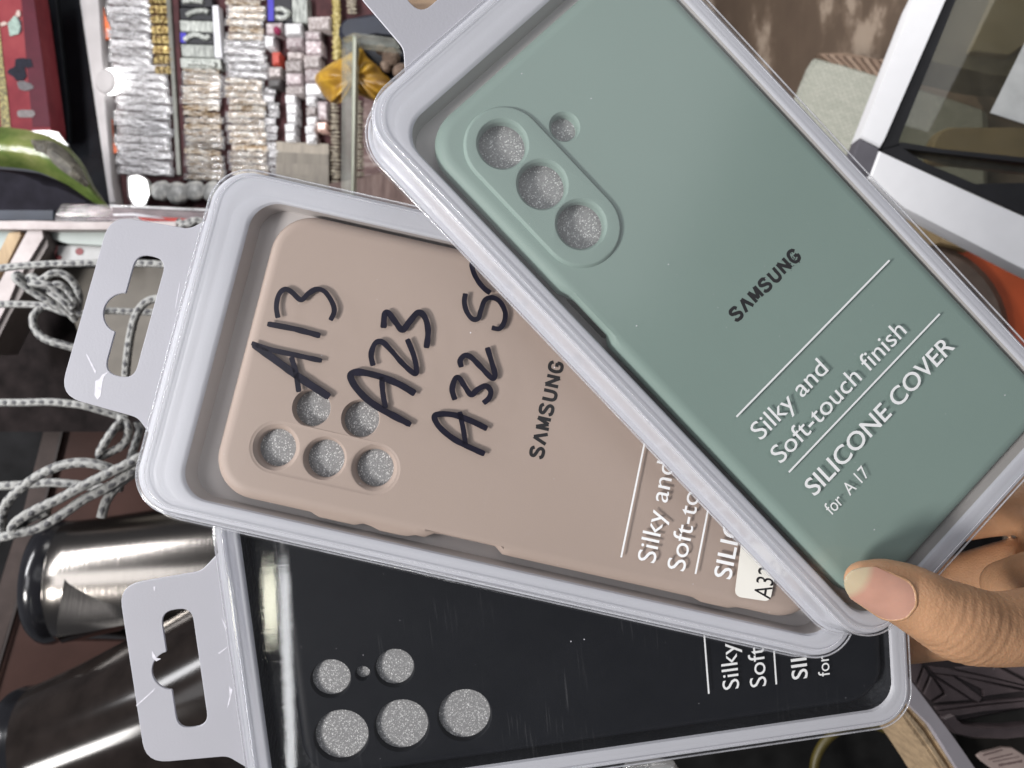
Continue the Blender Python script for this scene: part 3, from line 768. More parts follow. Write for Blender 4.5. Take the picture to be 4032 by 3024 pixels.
def tube_obj(name, pts, r, material, parent=None, n=10, uvlen=0.0, sub=10, closed=False):
    """A round cord through world points, with a running UV map for its weave."""
    P = spline(pts, sub, closed); B = Build(); base = P[0].copy(); B.tube([p - base for p in P], r, n)
    me_ = mesh(name, B.v, B.f); uv = me_.uv_layers.new(name='UVMap')
    ln = [0.0]
    for a, b in zip(P, P[1:]): ln.append(ln[-1] + (b - a).length)
    for poly in me_.polygons:
        vi = list(poly.vertices); js = [v % n for v in vi]; wrap = max(js) - min(js) > n // 2
        for li, v, j in zip(poly.loop_indices, vi, js):
            jj = j + n if wrap and j < n // 2 else j
            uv.data[li].uv = (jj / n * 2.0, ln[v // n] / (uvlen or r * 4.6))
    fixn(me_); o = link(name, me_, material, None, Matrix.Translation(base), 180)
    if parent is not None: put(o, parent)
    return o


def frame_at(pl, px, py, h, along, spin=0.0):
    """Matrix on a surface: X runs towards photo direction `along`, Z off the surface."""
    o = pl.on(px, py, h); q = pl.on(px + along[0] * 50, py + along[1] * 50, h); x = (q - o).normalized(); z = pl.n; y = z.cross(x)
    m_ = Matrix(((x.x, y.x, z.x, o.x), (x.y, y.y, z.y, o.y), (x.z, y.z, z.z, o.z), (0, 0, 0, 1)))
    return m_ @ Matrix.Rotation(spin, 4, 'Z')


ORD = 'first second third fourth fifth sixth seventh eighth ninth tenth eleventh twelfth thirteenth fourteenth fifteenth sixteenth seventeenth eighteenth nineteenth twentieth'.split()
ORD += ['twenty-' + x for x in ORD[:9]] + ['thirtieth']
BROWN = mat('dark brown laminate', (0.034, 0.020, 0.018), rough=0.5, var=0.3, vs=25)
NEARBLACK = mat('black surface', (0.010, 0.010, 0.011), rough=0.55, var=0.4, vs=40, spec=0.08)
PALE = mat('pale grey metal', (0.42, 0.40, 0.40), rough=0.45, var=0.08, vs=40)

# ------------------------------------------------------------------ setting: floor, counter, cabinet wall
fl = Build(); fl.box((0, 2.2, -0.02), (3.2, 0, 0), (0, 3.2, 0), (0, 0, 0.02))
floor = link('floor', fl.make('floor'), ramp_mat('worn brown stone', 9.0, [(0.0, (0.055, 0.034, 0.024)), (0.50, (0.12, 0.082, 0.056)), (0.55, (0.17, 0.12, 0.085)), (0.60, (0.36, 0.28, 0.215)), (1.0, (0.42, 0.34, 0.27))], rough=0.6, bump=0.15, rnd=False, detail=9, nrough=0.62, stretch=(0.45, 1.0, 1)))
tag(floor, kind='structure')
CAB = Plane(500, 1800, 0.86, (0.30, 0.05, -1))
o = slab('cabinet_wall', CAB, [(-600, 880), (1500, 930), (4300, 1900), (4300, 3500), (-600, 3500)], -0.03, 0.0, NEARBLACK, smooth=None); tag(o, kind='structure')

# ------------------------------------------------------------------ jewellery display board
BD = Plane(900, 350, 0.95, (-0.12, 0.0, -1))
MAROON = mat('maroon felt', (0.050, 0.016, 0.018), rough=0.9, var=0.3, vs=80)
o = root('display_board', BD.on(900, 350, -0.03), 'tall maroon display board covered with jewellery packets', 'display board')
put(slab('board_panel', BD, [(330, -260), (1750, -260), (1750, 960), (460, 960)], -0.03, -0.006, MAROON, smooth=None), o)
put(slab('frame_rail', BD, [(306, -60), (383, -60), (420, 440), (440, 728), (452, 800), (432, 806)], -0.02, 0.012, PALE, edge=0.002), o)
put(slab('black_border', BD, [(112, -160), (306, -60), (378, 430), (434, 806), (250, 900), (196, 500)], -0.05, 0.004, mat('black glossy plastic', (0.006, 0.007, 0.009), rough=0.25, var=0.3), edge=0.003), o)
put(slab('border_ridge', BD, [(188, -100), (206, -100), (262, 420), (268, 560), (250, 560), (242, 420)], 0.004, 0.008, mat('black ridge plastic', (0.012, 0.014, 0.019), rough=0.3, var=0.3), edge=0.002), o)
put(slab('divider_strip', BD, [(664, -60), (700, -60), (716, 300), (742, 705), (706, 705), (684, 300)], -0.006, 0.004, MAROON, edge=0.001), o)
put(slab('divider_rail', BD, [(650, -60), (668, -60), (690, 300), (712, 690), (696, 690), (672, 300)], -0.006, 0.008, mat('dull steel', (0.20, 0.20, 0.18), rough=0.35, metal=0.6), edge=0.001), o)

BAG = clear_mat('crinkled clear bag', rough=0.16, gain=2.6, scratch=1.0, haze=0.13, hazecol=(0.80, 0.79, 0.80), sscale=160)
SILVER = ramp_mat('silver beads', 230, [(0.28, (0.09, 0.085, 0.09)), (0.42, (0.42, 0.40, 0.40)), (0.54, (0.74, 0.73, 0.75)), (0.68, (0.96, 0.95, 0.96))], rough=0.25, stretch=(0.3, 1, 1), spec=0.8)
GOLD = ramp_mat('gold and pearl beads', 210, [(0.28, (0.11, 0.055, 0.022)), (0.42, (0.38, 0.26, 0.14)), (0.52, (0.66, 0.58, 0.48)), (0.64, (0.94, 0.91, 0.85))], rough=0.25, stretch=(0.28, 1, 1), spec=0.8)
GOLDW = ramp_mat('yellow gold links', 300, [(0.30, (0.06, 0.03, 0.015)), (0.45, (0.30, 0.19, 0.07)), (0.60, (0.85, 0.66, 0.25)), (0.72, (1.0, 0.92, 0.62))], rough=0.22, metal=0.35, spec=0.8)


def bead_strip(L_, Wd, rows, beads, seed):
    rd = random.Random(seed); B = Build()
    for r in range(rows):
        y = (r - (rows - 1) / 2) * Wd / rows; rad = Wd / rows * 0.56; n = beads * 4; ph = rd.random() * 6
        pts = [(-L_ / 2 + L_ * i / n, y + 0.0006 * math.sin(i * 0.35 + ph), 0.0012 + 0.0008 * math.sin(i * 0.6 + ph)) for i in range(n + 1)]
        B.tube(pts, [rad * (0.62 + 0.38 * abs(math.sin(math.pi * i / 4 + ph * 0.1))) for i in range(n + 1)], 6)
    return B.make('bracelet')


def bag_mesh(L_, Wd, seed):
    rd = random.Random(seed); B = Build(); nx, ny = 16, 4
    for k_ in (1, -1):
        for i in range(nx + 1):
            for j in range(ny + 1):
                u, v = i / nx * 2 - 1, j / ny * 2 - 1; e = (1 - abs(u) ** 8) * (1 - v * v * 0.96)
                B.v.append((u * L_ / 2 + rd.uniform(-1, 1) * 0.0004, v * Wd / 2 + rd.uniform(-1, 1) * 0.0005, 0.0016 + k_ * (0.0030 * e + (rd.uniform(0, 0.0011) if e > 0.05 else 0))))
    m_ = (nx + 1) * (ny + 1)
    for i in range(nx):
        for j in range(ny):
            a = i * (ny + 1) + j; B.f.append((a, a + ny + 1, a + ny + 2, a + 1)); B.f.append((a + m_, a + 1 + m_, a + ny + 2 + m_, a + ny + 1 + m_))
    me_ = B.make('clear_bag', 1, True); sm(me_, 30); return me_


def px_m(pl, px, py, dx, dy): return (pl.on(px + dx, py + dy) - pl.on(px, py)).length


def packets(pl, x0, x1, y0, y1, n, slant, material, group, where, seed, tilt=0.05, wmul=1.04):
    rd = random.Random(seed); Lm = px_m(pl, (x0 + x1) / 2, (y0 + y1) / 2, x1 - x0, 0); Wm = px_m(pl, (x0 + x1) / 2, (y0 + y1) / 2, 0, (y1 - y0) / n)
    strips = [bead_strip(Lm * 0.90, Wm * 0.80, 3 + (q % 2), 9 + 2 * q, seed * 10 + q) for q in range(3)]; bags = [bag_mesh(Lm * 1.02, Wm * wmul, seed * 20 + q) for q in range(3)]
    for me_ in strips: me_.materials.append(material); sm(me_, 60)
    for me_ in bags: me_.materials.append(BAG)
    for i in range(n):
        y = y0 + (y1 - y0) * (i + 0.5) / n; x = (x0 + x1) / 2 + slant * (y - y0) + rd.uniform(-9, 9)
        mw = frame_at(pl, x, y, 0.0015 + 0.0012 * (i % 2), (1, 0.05 + rd.uniform(-tilt, tilt)))
        r_ = root('bracelet_packet', None, 'packet of %s, %s down its column %s' % (material.name, ORD[i], where), 'bracelet', group, mw)
        b_ = bpy.data.objects.new('bracelet', strips[rd.randrange(3)]); COL.objects.link(b_); b_.parent = r_
        if rd.random() < 0.85:
            g_ = bpy.data.objects.new('clear_bag', bags[rd.randrange(3)]); COL.objects.link(g_); g_.parent = r_


packets(BD, 420, 594, -40, 255, 9, 0.03, SILVER, 'bracelet packets beside the pale frame rail', 'by the gold links', 3)
packets(BD, 446, 668, 255, 690, 14, 0.04, SILVER, 'bracelet packets beside the pale frame rail', 'under the gold links', 4)
packets(BD, 712, 872, 265, 712, 18, 0.045, GOLD, 'bracelet packets beyond the maroon strip', 'under the black jewellery boxes', 5)
packets(BD, 890, 1042, -30, 160, 7, 0.02, GOLD, 'bracelet packets beside the small boxes', 'at the head of the board', 6)
packets(BD, 884, 1052, 160, 310, 5, 0.02, SILVER, 'bracelet packets beside the small boxes', 'by the red box', 7)
packets(BD, 886, 1046, 310, 700, 15, 0.05, GOLD, 'bracelet packets beside the small boxes', 'at the foot of the board', 8)
packets(BD, 1046, 1090, 345, 555, 7, 0.05, SILVER, 'short silver packets', 'beside the white boxes', 9)
packets(BD, 1052, 1090, 560, 690, 4, 0.10, SILVER, 'short silver packets', 'beside the paper bags', 10)
# gold watch bracelets
wl = Build()
for a in range(4):
    for b in range(3): wl.box(((a - 1.5) * 0.0068, (b - 1) * 0.0033, 0.003 + 0.0008 * (b == 1)), (0.0028, 0, 0), (0, 0.0014, 0), (0, 0, 0.0022))
wlm = wl.make('gold_links'); wlm.materials.append(GOLDW)
for i in range(9):
    y = -35 + i * 39.5
    o = bpy.data.objects.new('gold_bracelet', wlm); COL.objects.link(o); o.matrix_world = frame_at(BD, 632 + 0.09 * y, y, 0.002, (1, 0.03 + random.uniform(-0.03, 0.03)))
    tag(o, 'chunky yellow gold link bracelet, %s from the top of its row of gold links' % ORD[i], 'bracelet', 'gold link bracelets beside the steel divider')
# jewellery boxes in black
BOXB = mat('black box card', (0.012, 0.012, 0.016), rough=0.5); RIB = mat('blue ribbon', (0.04, 0.03, 0.35), rough=0.5)
SIL2 = ramp_mat('silver mesh band', 420, [(0.3, (0.10, 0.11, 0.10)), (0.5, (0.40, 0.42, 0.39)), (0.7, (0.85, 0.87, 0.84))], rough=0.3)


def jbox(x0, y0, x1, y1, label, band=None, bodymat=None, ribbon=None, group='jewellery boxes on the display board', h=0.006):
    r_ = root('jewellery_box', BD.on((x0 + x1) / 2, (y0 + y1) / 2, 0.0), label, 'jewellery box', group); sk = 4
    slab('box_body', BD, [(x0, y0), (x1, y0 + sk), (x1 + 4, y1 + sk), (x0 + 4, y1)], -0.005, h, bodymat or BOXB, parent=r_, edge=0.0008)
    if ribbon: slab('ribbon', BD, [(x0 + 3, y0 + 2), (x0 + 26, y0 + 3), (x0 + 28, y1 - 2), (x0 + 5, y1 - 3)], h, h + 0.0008, ribbon, parent=r_)
    if band:
        P = [BD.on(x, y, h + 0.002) for x, y in band]; B = Build(); base = P[0].copy(); Q = spline(P, 6)
        B.tube([p - base for p in Q], [0.0032 * (0.8 + 0.35 * abs(math.sin(i * 1.3))) for i in range(len(Q))], 6)
        b_ = link('silver_band', B.make('silver_band'), SIL2, None, Matrix.Translation(base), 60); put(b_, r_)


SBOX = ramp_mat('silver card', 300, [(0.3, (0.16, 0.17, 0.16)), (0.5, (0.42, 0.44, 0.41)), (0.7, (0.72, 0.75, 0.70))], rough=0.4, stretch=(0.3, 1, 1))
jbox(706, -20, 832, 24, 'black jewellery box with a silver band at the photo edge', [(720, 6), (760, 2), (800, 8)])
jbox(706, 30, 834, 76, 'black jewellery box with a bright beaded silver band', [(735, 62), (760, 48), (800, 42), (822, 50)])
jbox(706, 80, 836, 122, 'flat silver jewellery box between two black ones', None, SBOX)
jbox(706, 126, 838, 170, 'black jewellery box with a curved silver band and blue ribbon', [(726, 160), (750, 142), (780, 138), (806, 150), (826, 142)], None, RIB)
jbox(712, 174, 840, 222, 'silver jewellery box under the black box with blue ribbon', None, SBOX)
jbox(708, 228, 866, 266, 'pale jewellery box dotted with brown stones', [(740, 248), (800, 250), (850, 256)], SBOX)
thing_slab('white_card', 'tall narrow white card beside the black jewellery boxes', 'card', BD, [(836, 20), (858, 20), (874, 226), (846, 226)], -0.004, 0.008, mat('white card', (0.62, 0.62, 0.65), rough=0.5, var=0.1), edge=0.001)
jbox(1050, -30, 1146, 84, 'large black box with a wide blue ribbon and silver pin', [(1085, 40), (1110, 36), (1138, 55), (1112, 72), (1088, 66)], None, RIB, h=0.009)
jbox(1148, -20, 1208, 86, 'upright silver box next to the blue ribbon box', None, SBOX, h=0.009)
PINKB = ramp_mat('pale pink box', 260, [(0.3, (0.22, 0.15, 0.16)), (0.5, (0.42, 0.35, 0.36)), (0.7, (0.75, 0.70, 0.70))], rough=0.4)
GREYB = ramp_mat('warm grey box', 260, [(0.3, (0.16, 0.13, 0.12)), (0.5, (0.36, 0.31, 0.30)), (0.7, (0.68, 0.63, 0.62))], rough=0.4)
WHITEB = ramp_mat('white box', 200, [(0.3, (0.45, 0.44, 0.44)), (0.5, (0.72, 0.71, 0.72)), (0.7, (0.92, 0.92, 0.93))], rough=0.35)
REDB = mat('red box card', (0.40, 0.05, 0.03), rough=0.45); DKB = mat('dark grey box', (0.06, 0.055, 0.055), rough=0.5, var=0.3)
sm_boxes = [
    (1046, 88, 1112, 138, PINKB, 'pink ring box with a dark red centre'), (1042, 142, 1080, 186, WHITEB, 'small white ring box by the pink ring box'), (1070, 204, 1104, 256, REDB, 'bright red ring box'),
    (1054, 262, 1108, 306, GREYB, 'grey ring box just under the red one'), (1054, 312, 1104, 346, DKB, 'dark ring box with a coin-like ring'),
    (1120, 90, 1188, 140, WHITEB, 'white earring box heading the middle row of boxes'), (1126, 146, 1192, 192, PINKB, 'pink earring box second in the middle row'), (1130, 206, 1194, 234, GREYB, 'flat grey earring box in the middle row'),
    (1122, 238, 1190, 284, GREYB, 'grey earring box under the flat one'), (1124, 288, 1190, 334, PINKB, 'pink earring box beside the gold cloth row'), (1124, 338, 1196, 378, GREYB, 'last grey earring box above the white stack'),
    (1212, 64, 1300, 122, GREYB, 'large grey box beside the yellow chain'), (1200, 124, 1262, 158, PINKB, 'pink box heading the outer row'), (1202, 162, 1268, 214, PINKB, 'second pink box of the outer row'), (1196, 218, 1262, 268, GREYB, 'grey box third in the outer row'),
    (1200, 274, 1258, 322, PINKB, 'pink box next to the tip of the gold cloth'), (1202, 328, 1268, 376, WHITEB, 'white box under the tip of the gold cloth'),
    (1122, 372, 1164, 408, WHITEB, 'white cube box, topmost of its stack'), (1126, 412, 1168, 448, WHITEB, 'white cube box, second of its stack'), (1128, 451, 1168, 484, WHITEB, 'white cube box, third of its stack'), (1120, 487, 1162, 520, WHITEB, 'white cube box, fourth of its stack'), (1122, 523, 1162, 556, WHITEB, 'white cube box, lowest of its stack'),
    (1204, 380, 1244, 414, WHITEB, 'white cube box, topmost of the outer stack'), (1204, 419, 1246, 456, GREYB, 'grey cube box in the outer white stack'), (1206, 459, 1246, 492, WHITEB, 'white cube box, third of the outer stack'), (1200, 495, 1238, 526, WHITEB, 'white cube box, fourth of the outer stack'), (1204, 530, 1244, 564, WHITEB, 'white cube box, lowest of the outer stack'),
    (1248, 480, 1286, 516, mat('shiny peach foil', (0.75, 0.50, 0.42), rough=0.2, var=0.3), 'small shiny peach box beside the outer white stack'), (1250, 400, 1290, 470, PINKB, 'dusky pink pouch box beside the outer white stack')]
for (a, b, c, d, m_, lb) in sm_boxes:
    q = random.uniform(-3, 3); r_ = root('small_box', BD.on((a + c) / 2, (b + d) / 2), lb, 'gift box', 'small gift boxes on the display board')
    slab('box_body', BD, [(a, b + q), (c, b), (c + 2, d - q), (a + 2, d)], -0.005, 0.010, m_, parent=r_, edge=0.0012, rnd=4, n=2)
    slab('box_lid', BD, [(a + 6, b + 6 + q), (c - 6, b + 6), (c - 4, d - 6 - q), (a + 8, d - 6)], 0.010, 0.0125, m_, parent=r_, edge=0.001, rnd=4, n=2)
thing_slab('ring', 'dark red stone in the pink ring box', 'ring', BD, [(1072, 106), (1090, 98), (1102, 114), (1096, 134), (1076, 128)], 0.0126, 0.018, mat('red stone', (0.20, 0.02, 0.06), rough=0.15), rnd=6, edge=0.002)
# paper bags and strung beads
KRAFT = ramp_mat('beige paper', 60, [(0.3, (0.17, 0.145, 0.12)), (0.5, (0.24, 0.21, 0.17)), (0.7, (0.31, 0.27, 0.22))], rough=0.6, stretch=(0.25, 3, 1))
for i, (a, b) in enumerate(((556, 600), (598, 642), (640, 684), (682, 740))):
    thing_slab('paper_bag', 'flat beige paper bag, %s down in the pile under the white boxes' % ORD[i], 'paper bag', BD, [(1086, b), (1086, a), (1294, a + 10), (1296, b + 12)], 0.001 + 0.002 * i, 0.004 + 0.002 * i, KRAFT, edge=0.0006, group='pile of beige paper bags')
STR = ramp_mat('tan beads', 300, [(0.3, (0.05, 0.04, 0.03)), (0.5, (0.24, 0.20, 0.15)), (0.7, (0.60, 0.55, 0.42))], rough=0.4)
YEL = ramp_mat('yellow chain', 260, [(0.3, (0.14, 0.10, 0.02)), (0.5, (0.40, 0.32, 0.10)), (0.7, (0.75, 0.66, 0.36))], rough=0.4)


def strand(x, y0, y1, wpx, n, material, label, seed, xs=0.02):
    rd = random.Random(seed); P0 = BD.on(x, (y0 + y1) / 2, 0.003); B = Build()
    for i in range(n):
        y = y0 + (y1 - y0) * i / n; a = BD.on(x - wpx / 2 + rd.uniform(-3, 3) + xs * (y - y0), y + rd.uniform(-2, 2), 0.004) - P0; b = BD.on(x + wpx / 2 + rd.uniform(-3, 3) + xs * (y - y0), y + rd.uniform(-1, 5), 0.004) - P0
        B.tube([a, a.lerp(b, 0.3), a.lerp(b, 0.7), b], [0.0006, 0.0021, 0.0021, 0.0006], 6)
    tag(link('bead_strand', B.make('bead_strand'), material, None, Matrix.Translation(P0), 60), label, 'bead strand', 'bead strands hung beside the clear stand')


strand(1322, -60, 240, 34, 34, YEL, 'yellow chain strand hanging above the gold cloth', 1)
strand(1316, 410, 770, 40, 26, STR, 'brown bead strand just before the clear stand post', 2)
strand(1412, 400, 760, 34, 26, STR, 'tan bead strand just past the clear stand post', 3)
strand(1382, -60, 60, 40, 10, STR, 'brown bead strand hanging over the navy case', 4)
for i, (x, y, w_, h_) in enumerate(((560, 742, 42, 46), (640, 752, 46, 40), (700, 760, 52, 44), (770, 752, 46, 40), (840, 758, 40, 44))):
    cpt = BD.on(x, y, 0.008); bm = bmesh.new(); bmesh.ops.create_icosphere(bm, subdivisions=3, radius=1)
    for v in bm.verts: v.co = Vector((v.co.x * w_ / 3065, v.co.y * h_ / 3065, v.co.z * 0.008)) * (1 + 0.16 * noise.noise(v.co * 2.2 + Vector((i, 0, 0))))
    me_ = bpy.data.meshes.new('fabric_pouch'); bm.to_mesh(me_); bm.free(); sm(me_, 180)
    o = link('fabric_pouch', me_, ramp_mat('grey satin %d' % i, 60, [(0.3, (0.12, 0.12, 0.12)), (0.5, (0.30, 0.30, 0.29)), (0.7, (0.62, 0.60, 0.56))], rough=0.4, rnd=False), None, frame_at(BD, x, y, 0.008, (1, 0)))
    tag(o, 'grey satin pouch, %s in the row at the foot of the board' % ORD[i], 'pouch', 'satin pouches along the foot of the board')
ORG = mat('orange tag card', (0.75, 0.16, 0.05), rough=0.5, var=0.1)
thing_slab('price_tag', 'large orange tag tucked behind the pale rail, higher one', 'tag', BD, [(384, 18), (404, 20), (414, 60), (438, 118), (430, 150), (396, 166)], 0.001, 0.0035, ORG, rnd=8, edge=0.0006, group='orange tags')
thing_slab('price_tag', 'small orange tag tucked behind the pale rail, lower one', 'tag', BD, [(418, 452), (440, 470), (446, 560), (464, 595), (436, 612)], 0.001, 0.0035, ORG, rnd=6, edge=0.0006, group='orange tags')
GLARE = bpy.data.materials.new('lamp reflection glow'); GLARE.use_nodes = True; GLARE.node_tree.nodes['Principled BSDF'].inputs['Emission Color'].default_value = (1, 1, 1, 1); GLARE.node_tree.nodes['Principled BSDF'].inputs['Emission Strength'].default_value = 4.0  # glowing surface standing in for lamp reflections on the board's plastic
r_ = root('lamp_reflection', BD.on(432, 318, 0.012), 'glowing crescent made for a lamp reflection, half hidden by a grey disc', 'reflection')
slab('glare_disc', BD, [(432 + 52 * math.cos(R(a)), 318 + 52 * math.sin(R(a))) for a in range(0, 360, 15)], 0.012, 0.016, GLARE, parent=r_, edge=0.002)
slab('glare_trim', BD, [(410 + 40 * math.cos(R(a)), 318 + 48 * math.sin(R(a))) for a in range(0, 360, 15)], 0.016, 0.020, PALE, parent=r_, edge=0.002)
r_ = root('lamp_reflection', BD.on(538, 745, 0.012), 'glowing oval made for a lamp reflection at the foot of the jewellery board', 'reflection')
slab('glare_disc', BD, [(504, 694), (540, 690), (566, 704), (576, 760), (560, 800), (524, 804), (508, 770)], 0.016, 0.022, GLARE, 14, r_, edge=0.002)
slab('glare_trim', BD, [(498, 688), (542, 684), (572, 700), (582, 762), (564, 806), (520, 810), (502, 772)], 0.010, 0.016, PALE, 14, r_, edge=0.001)

# clear stand with the gold cloth and the navy case
ST = Plane(1380, 400, 0.80, (-0.1, 0, -1))
ACR = clear_mat('clear acrylic', tint=(0.93, 0.95, 0.92), rough=0.05, gain=1.6, scratch=0.05, haze=0.16, hazecol=(0.55, 0.56, 0.52))
r_ = root('display_stand', ST.on(1370, 760), 'clear acrylic stand with one upright and a top bar', 'display stand')
slab('upright', ST, [(1346, 150), (1388, 138), (1384, 900), (1342, 900)], -0.012, 0.0, ACR, parent=r_, edge=0.002)
slab('upright_edge', ST, [(1388, 138), (1402, 146), (1388, 900), (1384, 900)], -0.014, -0.002, mat('frosted acrylic edge', (0.42, 0.43, 0.36), rough=0.3), parent=r_)
slab('top_bar', ST, [(1346, 146), (1390, 126), (1560, 150), (1570, 190), (1404, 172), (1388, 140)], -0.012, 0.001, ACR, parent=r_, edge=0.002)
GCL = ramp_mat('gold satin cloth', 26, [(0.3, (0.16, 0.075, 0.012)), (0.5, (0.36, 0.20, 0.022)), (0.7, (0.58, 0.36, 0.035))], rough=0.4, rnd=False, stretch=(1, 2, 1))
CL = Plane(1400, 300, 0.84, (-0.1, 0, -1)); gb = Build(); P0 = CL.on(1400, 300)
oc = spline([(x, y, 0) for x, y in ((1240, 306), (1300, 252), (1360, 220), (1418, 186), (1450, 228), (1500, 272), (1560, 352), (1510, 402), (1470, 398), (1400, 372), (1350, 404), (1318, 408), (1284, 388))], 5, True)
rings = []
for i, (t, h) in enumerate(((1.0, 0.0), (0.97, 0.010), (0.86, 0.018), (0.66, 0.024), (0.42, 0.027), (0.2, 0.026))):
    rings.append(gb.ring([(0, 0)] * len(oc), 0)); n0 = rings[-1][0]
    for j, p in enumerate(oc):
        q = CL.on(1395 + (p.x - 1395) * t, 305 + (p.y - 305) * t, h + 0.006 * t * math.sin(j * 0.9) * (t < 1)) - P0; gb.v[n0 + j] = tuple(q)
for a, b in zip(rings, rings[1:]): gb.join(a, b)
gb.f.append(tuple(rings[-1])); gb.f.append(tuple(reversed(rings[0])))
tag(link('gold_cloth', gb.make('gold_cloth'), GCL, None, Matrix.Translation(P0), 60), 'crumpled gold satin pouch hanging behind the clear stand', 'pouch')
NAVY = mat('navy leatherette', (0.012, 0.015, 0.026), rough=0.5, var=0.2)
thing_slab('navy_case', 'rounded navy blue case resting over the top bar of the stand', 'case', CL, [(1326, 130), (1328, 96), (1350, 68), (1440, 48), (1560, 40), (1640, 150), (1500, 140), (1348, 168)], -0.03, 0.012, NAVY, rnd=24, edge=0.006)
thing_slab('navy_bag', 'dark navy bag hanging under the top bar of the stand', 'bag', CL, [(1412, 180), (1640, 200), (1640, 420), (1560, 340), (1500, 290), (1420, 220)], -0.03, -0.008, NAVY, edge=0.003)
FUR = ramp_mat('brown wool', 90, [(0.3, (0.05, 0.032, 0.024)), (0.5, (0.14, 0.095, 0.07)), (0.7, (0.34, 0.27, 0.21))], rough=0.9, rnd=True)
for i, (x, y, s_) in enumerate(((1500, 195, 20), (1540, 225, 34), (1520, 262, 24), (1580, 285, 32), (1570, 335, 18))):
    bm = bmesh.new(); bmesh.ops.create_icosphere(bm, subdivisions=4, radius=1)
    for v in bm.verts: v.co = v.co * (s_ / 3460) * (1 + 0.14 * noise.noise(v.co * 5 + Vector((i * 3, 0, 0))))
    me_ = bpy.data.meshes.new('wool_pompom'); bm.to_mesh(me_); bm.free(); sm(me_, 180)
    tag(link('wool_pompom', me_, FUR, None, frame_at(CL, x, y, 0.004, (1, 0))), '%s brown wool pompom, %s from the top beside the stand' % (('small', 'big', 'middling', 'large', 'little')[i], ORD[i]), 'pompom', 'wool pompoms beside the clear stand')
WD = ramp_mat('brown striped wood', 30, [(0.3, (0.05, 0.028, 0.014)), (0.5, (0.13, 0.08, 0.045)), (0.7, (0.22, 0.15, 0.09))], rough=0.5, rnd=False, stretch=(4, 0.3, 1))
thing_slab('wooden_plank', 'striped brown wooden plank seen through the hang hole of the mint package', 'plank', BD, [(1560, -200), (1900, -200), (1900, 300), (1600, 300)], -0.004, 0.004, WD)
thing_slab('folded_cloth', 'folded brown cloth lying behind the mint package', 'cloth', BD, [(1400, 700), (1640, 640), (1760, 1050), (1330, 960), (1290, 720)], 0.0, 0.010, ramp_mat('brown folded cloth', 40, [(0.3, (0.06, 0.035, 0.03)), (0.5, (0.13, 0.085, 0.075)), (0.7, (0.22, 0.16, 0.14))], rough=0.8, rnd=False, stretch=(0.4, 3, 1)), edge=0.003)
thing_slab('folded_cloth', 'dusky maroon cloth between the tan beads and the mint package', 'cloth', BD, [(1430, 380), (1620, 380), (1640, 700), (1420, 720)], -0.002, 0.004, ramp_mat('maroon cloth', 40, [(0.3, (0.06, 0.03, 0.03)), (0.5, (0.13, 0.08, 0.075)), (0.7, (0.30, 0.24, 0.22))], rough=0.8, rnd=False, stretch=(3, 0.6, 1)), edge=0.002)

# ------------------------------------------------------------------ upper corner: red box, green wrap, clear lid
RB = Plane(80, 250, 0.90, (0.15, 0.05, -1))
r_ = root('red_box', RB.on(80, 250, -0.02), 'red printed box with a yellow lettered strip, behind the green wrap', 'box')
put(slab('box_body', RB, [(-260, -160), (112, -160), (136, 0), (170, 250), (200, 470), (204, 540), (-260, 560)], -0.04, 0.0, ramp_mat('red printed card', 14, [(0.3, (0.12, 0.018, 0.026)), (0.5, (0.19, 0.030, 0.038)), (0.7, (0.25, 0.05, 0.055))], rough=0.6, rnd=False, spec=0.12), edge=0.002), r_)
put(slab('dark_band', RB, [(70, -160), (110, -160), (134, 0), (168, 250), (198, 500), (128, 500), (104, 240), (84, 0)], 0.0, 0.0006, mat('dark red print', (0.065, 0.007, 0.016), rough=0.5, spec=0.15)), r_)
GLD = ramp_mat('gold lettered strip', 420, [(0.35, (0.035, 0.028, 0.012)), (0.48, (0.12, 0.10, 0.03)), (0.58, (0.34, 0.29, 0.10)), (0.7, (0.40, 0.35, 0.14))], rough=0.5, rnd=False)
put(slab('lettered_strip', RB, [(-60, -160), (-34, -160), (-2, 110), (14, 260), (28, 370), (42, 510), (6, 510), (0, 420), (-10, 250), (-24, 100)], 0.0006, 0.0012, GLD), r_)
put(slab('printed_cube', RB, [(30, 92), (56, 62), (66, 66), (80, 100), (72, 134), (38, 142)], 0.0006, 0.0012, mat('mint print', (0.22, 0.30, 0.26), rough=0.5, var=0.3, vs=300)), r_)
put(slab('printed_cube_side', RB, [(64, 62), (82, 84), (84, 120), (72, 136), (80, 104)], 0.0012, 0.0016, mat('dark print', (0.012, 0.014, 0.020), rough=0.5)), r_)
put(slab('printed_clasp', RB, [(4, 104), (0, 92), (16, 84), (30, 92), (18, 100)], 0.0006, 0.0012, mat('pale pink print', (0.42, 0.32, 0.28), rough=0.5)), r_)
put(slab('printed_clasp', RB, [(60, 58), (68, 40), (78, 42), (80, 62), (72, 68)], 0.0016, 0.0022, mat('pale pink ink', (0.42, 0.32, 0.28), rough=0.5)), r_)
DKP = mat('black camera print', (0.010, 0.010, 0.018), rough=0.5, var=0.5, vs=400, spec=0.1)
put(slab('printed_camera', RB, [(60, 232), (84, 228), (122, 232), (130, 262), (104, 268), (96, 262), (104, 300), (92, 316), (64, 318), (52, 302), (26, 286), (36, 272), (58, 262)], 0.0006, 0.0012, DKP, 4), r_)
put(slab('printed_lens', RB, [(64, 322), (92, 318), (122, 330), (136, 346), (104, 358), (76, 352)], 0.0006, 0.0012, mat('grey lens print', (0.055, 0.045, 0.05), rough=0.5, var=0.6, vs=500), 8), r_)
